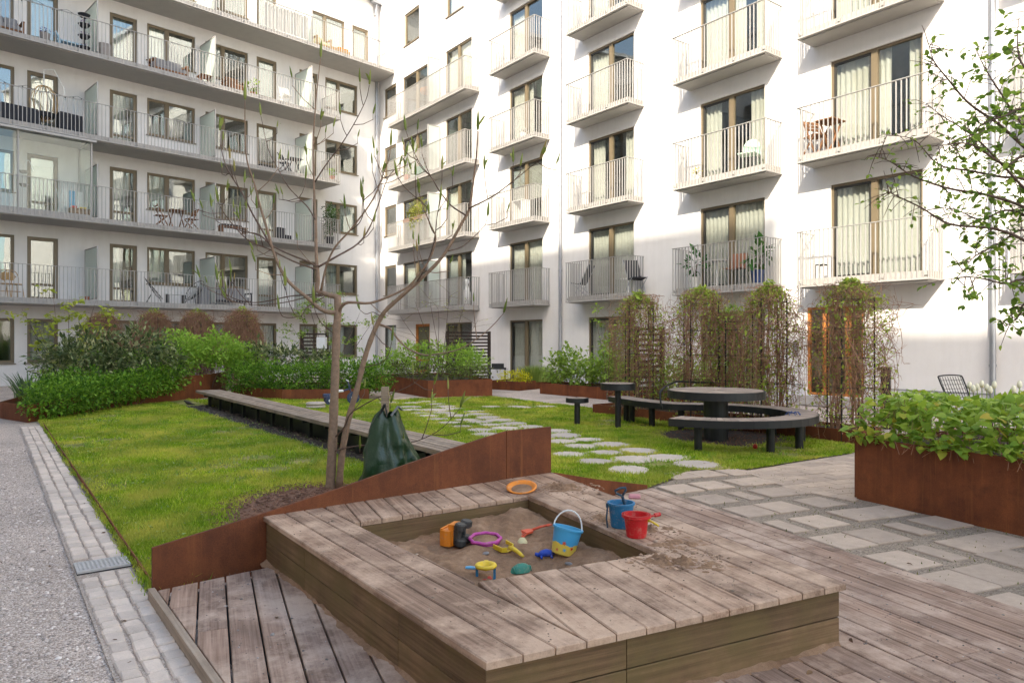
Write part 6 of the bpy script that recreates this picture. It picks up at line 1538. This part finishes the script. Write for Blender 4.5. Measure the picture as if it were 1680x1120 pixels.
def covered(e, w, d, h, mat=CHAR, slope=.85):
    b = MB(); b.add([(-w/2, -d/2, 0), (w/2, -d/2, 0), (w/2, d/2, 0), (-w/2, d/2, 0), (-w/2*slope, -d/2*slope, h), (w/2*slope, -d/2*slope, h*.95), (w/2*slope, d/2*slope, h), (-w/2*slope, d/2*slope, h*1.02)], [(0, 3, 2, 1), (4, 5, 6, 7), (0, 1, 5, 4), (1, 2, 6, 5), (2, 3, 7, 6), (3, 0, 4, 7)])
    b.build('cover', mat, e); b = MB(); b.tube([(-w/2, -d/2, .01), (w/2, -d/2, .01), (w/2, d/2, .01), (-w/2, d/2, .01), (-w/2, -d/2, .01)], .015, 5); b.build('hem', mat, e)
def sofa(e, w, mat=TEAK, cush=GREYC, n=2):
    MB().box(-w/2, w/2, -.35, .35, .16, .22).build('seat_frame', mat, e)
    for s in (-1, 1):
        MB().box(s*w/2-.04, s*w/2+.04, -.35, .35, .5, .55).build('armrest', mat, e)
        for y in (-.32, .32): MB().box(s*w/2-.03, s*w/2+.03, y-.03, y+.03, 0, .5).build('leg', mat, e)
    for i in range(4): MB().box(-w/2, w/2, .33, .36, .28+.11*i, .35+.11*i).build('back_slat', mat, e)
    for i in range(n): x0 = -w/2+.05+(w-.1)*i/n; MB().prism([(x0, -.33), (x0+(w-.1)/n-.02, -.33), (x0+(w-.1)/n-.02, .3), (x0, .3)], .22, .36, .03).build('seat_cushion', cush, e); MB().prism([(x0, .17), (x0+(w-.1)/n-.02, .17), (x0+(w-.1)/n-.02, .31), (x0, .31)], .36, .75, .04).build('back_cushion', cush, e)
def bistro(e):
    b = MB(); b.lathe([(0, .45), (.22, .45), (.22, .48), (0, .485)], 20); b.build('seat', RATT, e)
    b = MB(); b.tube(spline([(-.2, .15, .46), (-.23, .22, .75), (-.12, .26, .93), (.12, .26, .93), (.23, .22, .75), (.2, .15, .46)], 4), .014, 6); b.build('back_frame', RATT, e)
    V = [(.15*math.cos(a*.524), .24+.02*math.sin(a*.524), .74+.15*math.sin(a*.524)) for a in range(12)]; MB().add(V, [tuple(range(12))]).add([(x, y+.012, z) for x, y, z in V], [tuple(range(12))[::-1]]).build('backrest', RATT, e)
    for sx_, sy_ in ((-.17, -.17), (.17, -.17), (-.17, .17), (.17, .17)): MB().tube([(sx_*.9, sy_*.9, .46), (sx_*1.15, sy_*1.15, 0)], .013, 6).build('leg', RATT, e)
    MB().tube([(.18*math.cos(a*.524), .18*math.sin(a*.524), .22) for a in range(13)], .008, 5, cap=False).build('stretcher', RATT, e)
random.seed(91)
F1 = 'first floor of the left wing'; F2 = 'second floor of the left wing'; F3 = 'third floor of the left wing'; F4 = 'fourth floor of the left wing'
bistro(thing('bistro_chair', 'rattan bistro chair at the far left, %s' % F1, 'chair', L_, 24, -.9, 1, .3)); bistro(thing('bistro_chair', 'rattan bistro chair cut by the left frame edge, %s' % F1, 'chair', L_, 4, -.9, 1, -.4))
wire_chair(thing('wire_chair', 'black cord lounge chair facing right, %s' % F1, 'chair', L_, 254, -.8, 1, 1.2)); wire_chair(thing('wire_chair', 'black cord lounge chair facing left, %s' % F1, 'chair', L_, 318, -.8, 1, -1.2))
e = thing('side_table', 'low table between the two cord lounge chairs, %s' % F1, 'table', L_, 288, -.85, 1); MB().box(-.35, .35, -.2, .2, .36, .385).build('top', WHT, e)
for sx_ in (-.3, .3): MB().box(sx_-.015, sx_+.015, -.15, .15, 0, .36).build('leg', MT['black'], e)
covered(thing('covered_grill', 'small grey covered kettle grill against the frosted screen, %s' % F1, 'grill', L_, 334, -.9, 1), .38, .4, .72, GREYC)
sofa(thing('rattan_sofa', 'dark rattan sofa with grey cushions right of the screen, %s' % F1, 'sofa', L_, 378, -.9, 1), 1.5, CHAR, GREYC)
e = thing('flower_pot', 'small terracotta pot beside the left frosted screen, %s' % F1, 'pot', L_, 143, -1.1, 1); pot(e, .08, .14)
fold_table(thing('folding_table', 'small wooden folding table in front of the double window, %s' % F2, 'table', L_, 289, -.9, 2)); fold_chair(thing('folding_chair', 'wooden folding chair left of the small table, %s' % F2, 'chair', L_, 264, -.9, 2, 1.5)); fold_chair(thing('folding_chair', 'wooden folding chair right of the small table, %s' % F2, 'chair', L_, 314, -.9, 2, -1.5))
e = thing('storage_bench', 'low wooden bench with dark cushion right of the screen, %s' % F2, 'bench', L_, 382, -.9, 2); MB().box(-.55, .55, -.22, .22, .3, .34).build('top', TEAK, e); MB().prism([(-.5, -.2), (.3, -.2), (.3, .2), (-.5, .2)], .341, .42, .03).build('cushion', CHAR, e)
for sx_ in (-.5, .5): MB().box(sx_-.03, sx_+.03, -.2, .2, 0, .3).build('leg', TEAK, e)
e = thing('clothes_airer', 'laundry airer with white cloths inside the glazed enclosure', 'airer', L_, 118, -.9, 2)
for sx_ in (-.4, .4): MB().tube([(sx_, -.3, 0), (sx_, .0, .5), (sx_, .3, 1.0)], .01, 5).tube([(sx_, .3, 0), (sx_, .0, .5), (sx_, -.3, 1.0)], .01, 5).build('frame_side', WHT, e)
for i, (xx, c_) in enumerate(((-.25, WHT), (.02, LBL), (.24, WHT))): MB().box(xx-.1, xx+.1, -.06+.06*i, -.05+.06*i, .35, .95).build('cloth', c_, e)
e = thing('toy_crate', 'wooden crate of coloured things inside the glazed enclosure', 'crate', L_, 130, -1.15, 2); MB().box(-.3, .3, -.15, .15, 0, .3).build('crate', TEAK, e); MB().box(-.25, -.1, -.1, .1, .3, .38).build('red_item', RED, e); MB().box(0, .2, -.1, .1, .3, .36).build('yellow_item', YEL, e)
e = thing('hanging_plant_rack', 'white plant rack with round bowls behind the glazing', 'rack', L_, 38, -.6, 2); MB().tube(spline([(0, 0, 0), (0, 0, 1.5), (.15, 0, 1.85), (.3, 0, 1.5)], 5), .012, 6).build('pole', WHT, e)
for z in (.9, 1.35): MB().lathe([(0, 0), (.1, .02), (.15, .1), (.13, .1), (0, .05)], 14, (0, -.1, z)).build('bowl', GREYP, e)
for px in (460, 470): 
    e = thing('storage_box', 'black storage box %s, second floor near the balcony end' % ('on the left' if px == 460 else 'on the right, shorter'), 'box', L_, px, -1.2, 2); covered(e, .3, .3, .5 if px == 460 else .2, CHAR, .98)
pot(thing('potted_shrub', 'tall dark potted shrub at the end of the balcony, second floor of the left wing', 'plant', L_, 541, -1.2, 2), .2, .35, CHAR, leafmat('ivy_leaf', (.02, .05, .015), (.07, .13, .03), .2), 900, .34, .72, .09)
e = thing('folding_chair', 'dark folding chair near the frosted screen, third floor of the left wing', 'chair', L_, 466, -1.0, 3, .6); fold_chair(e, CHAR); e = thing('folding_table', 'dark folding table near the frosted screen, third floor of the left wing', 'table', L_, 482, -.9, 3); fold_table(e, CHAR)
pot(thing('potted_plant', 'small potted plant at the end of the balcony, third floor of the left wing', 'plant', L_, 545, -1.2, 3), .12, .22, TERRA, G_light, 160, .16, .16)
covered(thing('covered_furniture', 'long black covered furniture at the left frame edge, %s' % F3, 'furniture', L_, 22, -.9, 3), 1.5, .7, .62)
covered(thing('storage_box', 'black covered storage box left of the screen, %s' % F3, 'box', L_, 114, -.9, 3), .75, .55, .70, CHAR, .93)
e = thing('hanging_chair', 'pale rattan hanging chair with dark cushion, %s' % F3, 'chair', L_, 72, -.8, 3); b = MB()
for i in range(12):
    a = 2*math.pi*i/12; b.tube([(.42*math.cos(a)*math.sin(t), .42*math.sin(a)*math.sin(t), .95-.62*math.cos(t)*-1) for t in (0, .5, 1.0, 1.5, 2.0, 2.5, 3.0)], .012, 4, cap=False)
b.build('basket', RATT, e); MB().tube([(0, 0, 1.57), (0, 0, 2.1), (.3, 0, 2.2), (.62, 0, 1.6), (.55, 0, 0)], .02, 6).build('stand', WHT, e); MB().lathe([(0, .4), (.3, .45), (.36, .6), (0, .62)], 14).build('cushion', CHAR, e); MB().lathe([(0, 0), (.45, 0), (.45, .03), (0, .03)], 20, (.3, 0, 0)).build('foot', WHT, e)
sofa(thing('pallet_sofa', 'brown wooden sofa at the left frame edge, %s' % F4, 'sofa', L_, 8, -.8, 4), .9)
e = thing('flower_pot', 'grey pot with dark flowers, %s' % F4, 'pot', L_, 74, -1.25, 4); pot(e, .16, .3, GREYP, PURP, 90, .16, .1, .06)
e = thing('toddler_bench', 'pale blue plastic children bench, %s' % F4, 'bench', L_, 114, -1.1, 4); MB().box(-.4, .45, -.14, .14, .22, .27).build('seat', BLUEB, e); MB().bar((-.45, 0, .5), (-.3, 0, .22), .28, .05).build('backrest', BLUEB, e)
for sx_ in (-.33, .4): MB().box(sx_-.04, sx_+.04, -.13, .13, 0, .22).build('leg', BLUEB, e)
e = thing('plant_tower', 'tiered dark plant tower with purple flowers before the screen, %s' % F4, 'plant stand', L_, 138, -1.2, 4); MB().tube([(0, 0, 0), (0, 0, 1.35)], .02, 6).build('pole', CHAR, e)
for z in (.1, .5, .9, 1.25):
    MB().lathe([(0, 0), (.12, .0), (.2, .1), (.18, .1), (0, .04)], 14, (0, 0, z)).build('tier', CHAR, e)
    if z < 1.2: P, D_ = blob_points([(0, 0, z+.14, .17, .17, .07)], 70, .4); tag(mo('flowers', leaf_mesh('flowers', P, D_, .05, PURP), e), kind='stuff')
e = thing('barrel_planter', 'taupe round barrel planter right of the screen, %s' % F4, 'planter', L_, 171, -1.2, 4); MB().lathe([(0, 0), (.22, 0), (.24, .25), (.23, .48), (.21, .48), (.2, .42), (0, .42)], 24).build('barrel', GREYP, e); MB().lathe([(0, .422), (.2, .421)], 20).build('soil', MT['soil'], e)
sofa(thing('lounge_chair', 'wooden lounge seat with grey cushions before the double window, %s' % F4, 'chair', L_, 276, -.8, 4), 1.2); sofa(thing('lounge_chair', 'orange wooden armchair beyond the screen, %s' % F4, 'chair', L_, 384, -.8, 4), .7, TEAK, TEAK, 1)
e = thing('coffee_table', 'low wooden table with slats left of the orange armchair, %s' % F4, 'table', L_, 336, -1.0, 4); fold_table(e, TEAK, .5); e.scale = (1, 1, .5)
pot(thing('potted_plant', 'small potted palm beside the frosted screen, %s' % F4, 'plant', L_, 415, -1.1, 4), .12, .2, TERRA, G_light, 60, .2, .25, .16)
fold_chair(thing('folding_chair', 'white folding chair at the far end, %s' % F4, 'chair', L_, 468, -1.0, 4), WHT)
# striped privacy cloth, rattan seat and cushion on the top floor
e = thing('privacy_cloth', 'pale striped privacy cloth tied behind the railing, top visible floor of the left wing', 'cloth', L_, 470, -1.5, 5)
w_ = bx_(L_, 511, -1.5)-bx_(L_, 440, -1.5); c_ = wavy(w_, 1.0, .03, .16).build('cloth', MT['curtain'], e, (-w_/2, 0, .05), smooth=True); MB().box(-w_/2, w_/2, -.01, .01, 1.05, 1.07).build('cord', WHT, e)
e = thing('rattan_armchair', 'brown rattan armchair right of the striped cloth, top visible floor of the left wing', 'chair', L_, 525, -.9, 5); sofa(e, .7, RATT, CREAM, 1)
e = thing('pallet_table', 'low wooden pallet table with orange cushion, top visible floor of the left wing', 'table', L_, 553, -1.0, 5); MB().box(-.5, .5, -.3, .3, .1, .25).build('pallet', RATT, e); MB().prism([(-.1, -.28), (.45, -.28), (.45, .25), (-.1, .25)], .251, .36, .04).build('cushion', ORG, e)
# string lights
def lights(label, px0, px1, k, n):
    e = thing('string_lights', label, 'lights', L_, px0, -1.45, k); x1 = bx_(L_, px1, -1.45)-bx_(L_, px0, -1.45); pts = []
    for i in range(n*4+1): t = i/(n*4); pts.append((x1*t, 0, 1.25-.10*abs(math.sin(math.pi*t*n/3)) if 1 else 0))
    MB().tube(pts, .006, 4, cap=False).build('cable', MT['black'], e)
    for i in range(n): p = pts[4*i+2]; o = MB().lathe([(0, 0), (.022, -.01), (.026, -.05), (.012, -.06)], 8, (p[0], p[1], p[2])).build('socket', MT['black'], e); MB().lathe([(.01, -.06), (.03, -.09), (.03, -.12), (0, -.145)], 8, (p[0], p[1], p[2])).build('bulb', MT['clear'], o)
lights('string of bulbs along the railing at the far left, %s' % F3, 0, 140, 3, 10); lights('string of bulbs along the railing at the far left, %s' % F4, 10, 125, 4, 7)
# right wing
GFL = [None, 'first floor', 'second floor', 'third floor', 'fourth floor']
fold_chair(thing('folding_chair', 'wooden folding chair on the second floor balcony nearest the right tree', 'chair', R_, 1338, -.35, 2, 1.2), TEAK); e = thing('folding_table', 'small wooden folding table on the second floor balcony nearest the right tree', 'table', R_, 1362, -.35, 2); fold_table(e, TEAK, .45)
e = thing('lantern', 'black framed lantern on the first floor balcony nearest the right tree', 'lantern', R_, 1348, -.4, 1); frame_mb(.2, .32, .015, -.1, -.085, MB(), -.1, 0).build('frame', MT['black'], e); frame_mb(.2, .32, .015, .085, .1, MB(), -.1, 0).build('frame', MT['black'], e); MB().box(-.11, .11, -.11, .11, .32, .335).build('lid', MT['black'], e); MB().lathe([(.03, .0), (.03, .12), (0, .12)], 10).build('candle', WHT, e)
pot(thing('potted_plant', 'large-leaved green plant left on the first floor balcony above the vines', 'plant', R_, 1140, -.4, 1), .16, .3, WHT, leafmat('monstera', (.02, .09, .02), (.06, .18, .04), .25), 42, .26, .36, .24)
pot(thing('potted_plant', 'palm in a blue pot right on the first floor balcony above the vines', 'plant', R_, 1243, -.4, 1), .17, .34, DKPOT, leafmat('palm', (.03, .10, .02), (.09, .2, .05), .25), 46, .3, .36, .26)
e = thing('wooden_chair', 'reddish brown shell chair on the first floor balcony above the vines', 'chair', R_, 1206, -.35, 1, .2); MB().prism([(-.22, -.22), (.22, -.22), (.22, .2), (-.22, .2)], .42, .45, .01).build('seat', WALN, e); MB().bar((0, .2, .46), (0, .27, .85), .44, .025, up=(0, 1, .1)).build('backrest', WALN, e)
for sx_ in (-.18, .18):
    for sy_ in (-.18, .16): MB().tube([(sx_, sy_, .42), (sx_*1.1, sy_*1.1, 0)], .01, 5).build('leg', MT['black'], e)
e = thing('side_table', 'round white bistro table on the first floor balcony above the vines', 'table', R_, 1176, -.35, 1); MB().lathe([(0, .68), (.28, .68), (.28, .70), (0, .70)], 24).build('top', WHT, e); MB().lathe([(.02, 0), (.02, .68)], 8).build('post', WHT, e); MB().lathe([(0, 0), (.2, 0), (.2, .02), (0, .03)], 16).build('foot', WHT, e)
def shell(label, px, k, mat):
    e = thing('shell_chair', label, 'chair', R_, px, -.35, k, .3); MB().prism([(-.22, -.2), (.22, -.2), (.24, .2), (-.24, .2)], .40, .43, .01).build('seat', mat, e)
    V = []; F = []
    for i in range(9): a = math.pi*(i/8); V += [(-.25*math.cos(a), .2+.03*math.sin(a), .42), (-.22*math.cos(a), .24+.05*math.sin(a), .62+.25*math.sin(a))]
    for i in range(8): F.append((2*i, 2*i+1, 2*i+3, 2*i+2))
    MB().add(V, F).build('backrest', mat, e)
    for sx_ in (-.18, .18):
        for sy_ in (-.16, .16): MB().tube([(sx_, sy_, .4), (sx_*1.1, sy_*1.1, 0)], .012, 5).build('leg', mat, e)
shell('mint green plastic chair on the second floor balcony left of the right tree', 1228, 2, MINT)
def deckchair(label, px, k, rz):
    e = thing('reclining_chair', label, 'chair', R_, px, -.36, k, rz)
    MB().bar((0, .0, .38), (0, .32, 1.0), .46, .02, up=(0, 1, 0)).build('backrest', CHAR, e); MB().bar((0, .02, .38), (0, -.3, .44), .46, .02, up=(0, 0, 1)).build('seat', CHAR, e)
    for s in (-.24, .24): MB().tube([(s, .36, 1.04), (s, -.2, .0)], .011, 5).tube([(s, .25, 0), (s, -.34, .46)], .011, 5).build('side_frame', MT['zinc'], e)
deckchair('black folding recliner at the left of the first floor balcony, third column', 956, 1, -1.2); deckchair('black folding recliner at the right of the first floor balcony, third column', 1042, 1, 1.2)
e = thing('white_stool', 'small white stool beside the right recliner, third column', 'stool', R_, 1030, -.4, 1); MB().box(-.16, .16, -.14, .14, .42, .45).build('top', WHT, e)
for sx_ in (-.13, .13):
    for sy_ in (-.11, .11): MB().box(sx_-.012, sx_+.012, sy_-.012, sy_+.012, 0, .42).build('leg', WHT, e)
e = thing('white_table', 'white table with flowers on the second floor balcony, second column', 'table', R_, 855, -.4, 2); MB().box(-.3, .3, -.2, .2, .68, .71).build('top', WHT, e)
for sx_ in (-.26, .26): MB().box(sx_-.02, sx_+.02, -.18, .18, 0, .68).build('leg', WHT, e)
e = thing('flower_pot', 'white flowers in a box on the third floor balcony, second column', 'pot', R_, 858, -.45, 3); pot(e, .12, .2, WHT, leafmat('white_flower', (.5, .5, .45), (.75, .75, .7), .2), 120, .2, .09, .05)
e = thing('potted_plant', 'small yellow flowers on the second floor balcony left of the fourth column door', 'plant', R_, 1144, -.4, 2); pot(e, .1, .16, WHT, G_yellow, 60, .12, .12, .06)
e = thing('hanging_planter', 'brown railing planter with a cascading yellow-green plant near the inner corner', 'planter', R_, 684, -.6, 2, 0, .98); MB().box(-1.1, .6, -.1, .1, .0, .16).build('trough', WALN, e)
P, D_ = blob_points([(.1, 0, .55, .75, .25, .38), (-.4, 0, .35, .4, .2, .25), (.3, -.1, .2, .6, .2, .4), (-.2, -.12, -.15, .3, .12, .3)], 900, .3); tag(mo('foliage', leaf_mesh('foliage', P, D_+rng.normal(0, .5, D_.shape), .09*rng.uniform(.6, 1.3, len(P)), leafmat('trailing_leaf', (.16, .20, .04), (.42, .42, .10), .4)), e), kind='stuff')
e = thing('lamp_shade', 'orange round pendant lamp behind the window next to the inner corner, fourth floor', 'lamp', R_, 700, .9, 4, 0, 1.55); MB().lathe([(.05, .3), (.28, .2), (.34, .08), (.26, -.04), (.2, -.06)], 20).build('shade', ORG, e, smooth=True); MB().tube([(0, 0, .28), (0, 0, .75)], .008, 5).build('cord', MT['black'], e)
e = thing('flower_pot', 'terracotta pots with green plants, third floor next to the inner corner', 'pot', R_, 668, -.4, 3); pot(e, .16, .3, TERRA, G_light, 100, .2, .16)
e = thing('storage_box', 'teal box beside the terracotta pots, third floor next to the inner corner', 'box', R_, 690, -.4, 3); covered(e, .35, .3, .45, GRN, .97)
e = thing('garden_statue', 'small pale figure-shaped ornament at the balcony end, first floor next to the inner corner', 'ornament', R_, 766, -.4, 1); MB().lathe([(0, 0), (.14, .0), (.15, .5), (.06, .75), (.05, .82), (.09, .92), (.07, 1.02), (0, 1.05)], 12).build('body', WHT, e, smooth=True); MB().lathe([(.16, -.01), (.17, .04), (0, .045)], 12).build('base', GREYP, e)
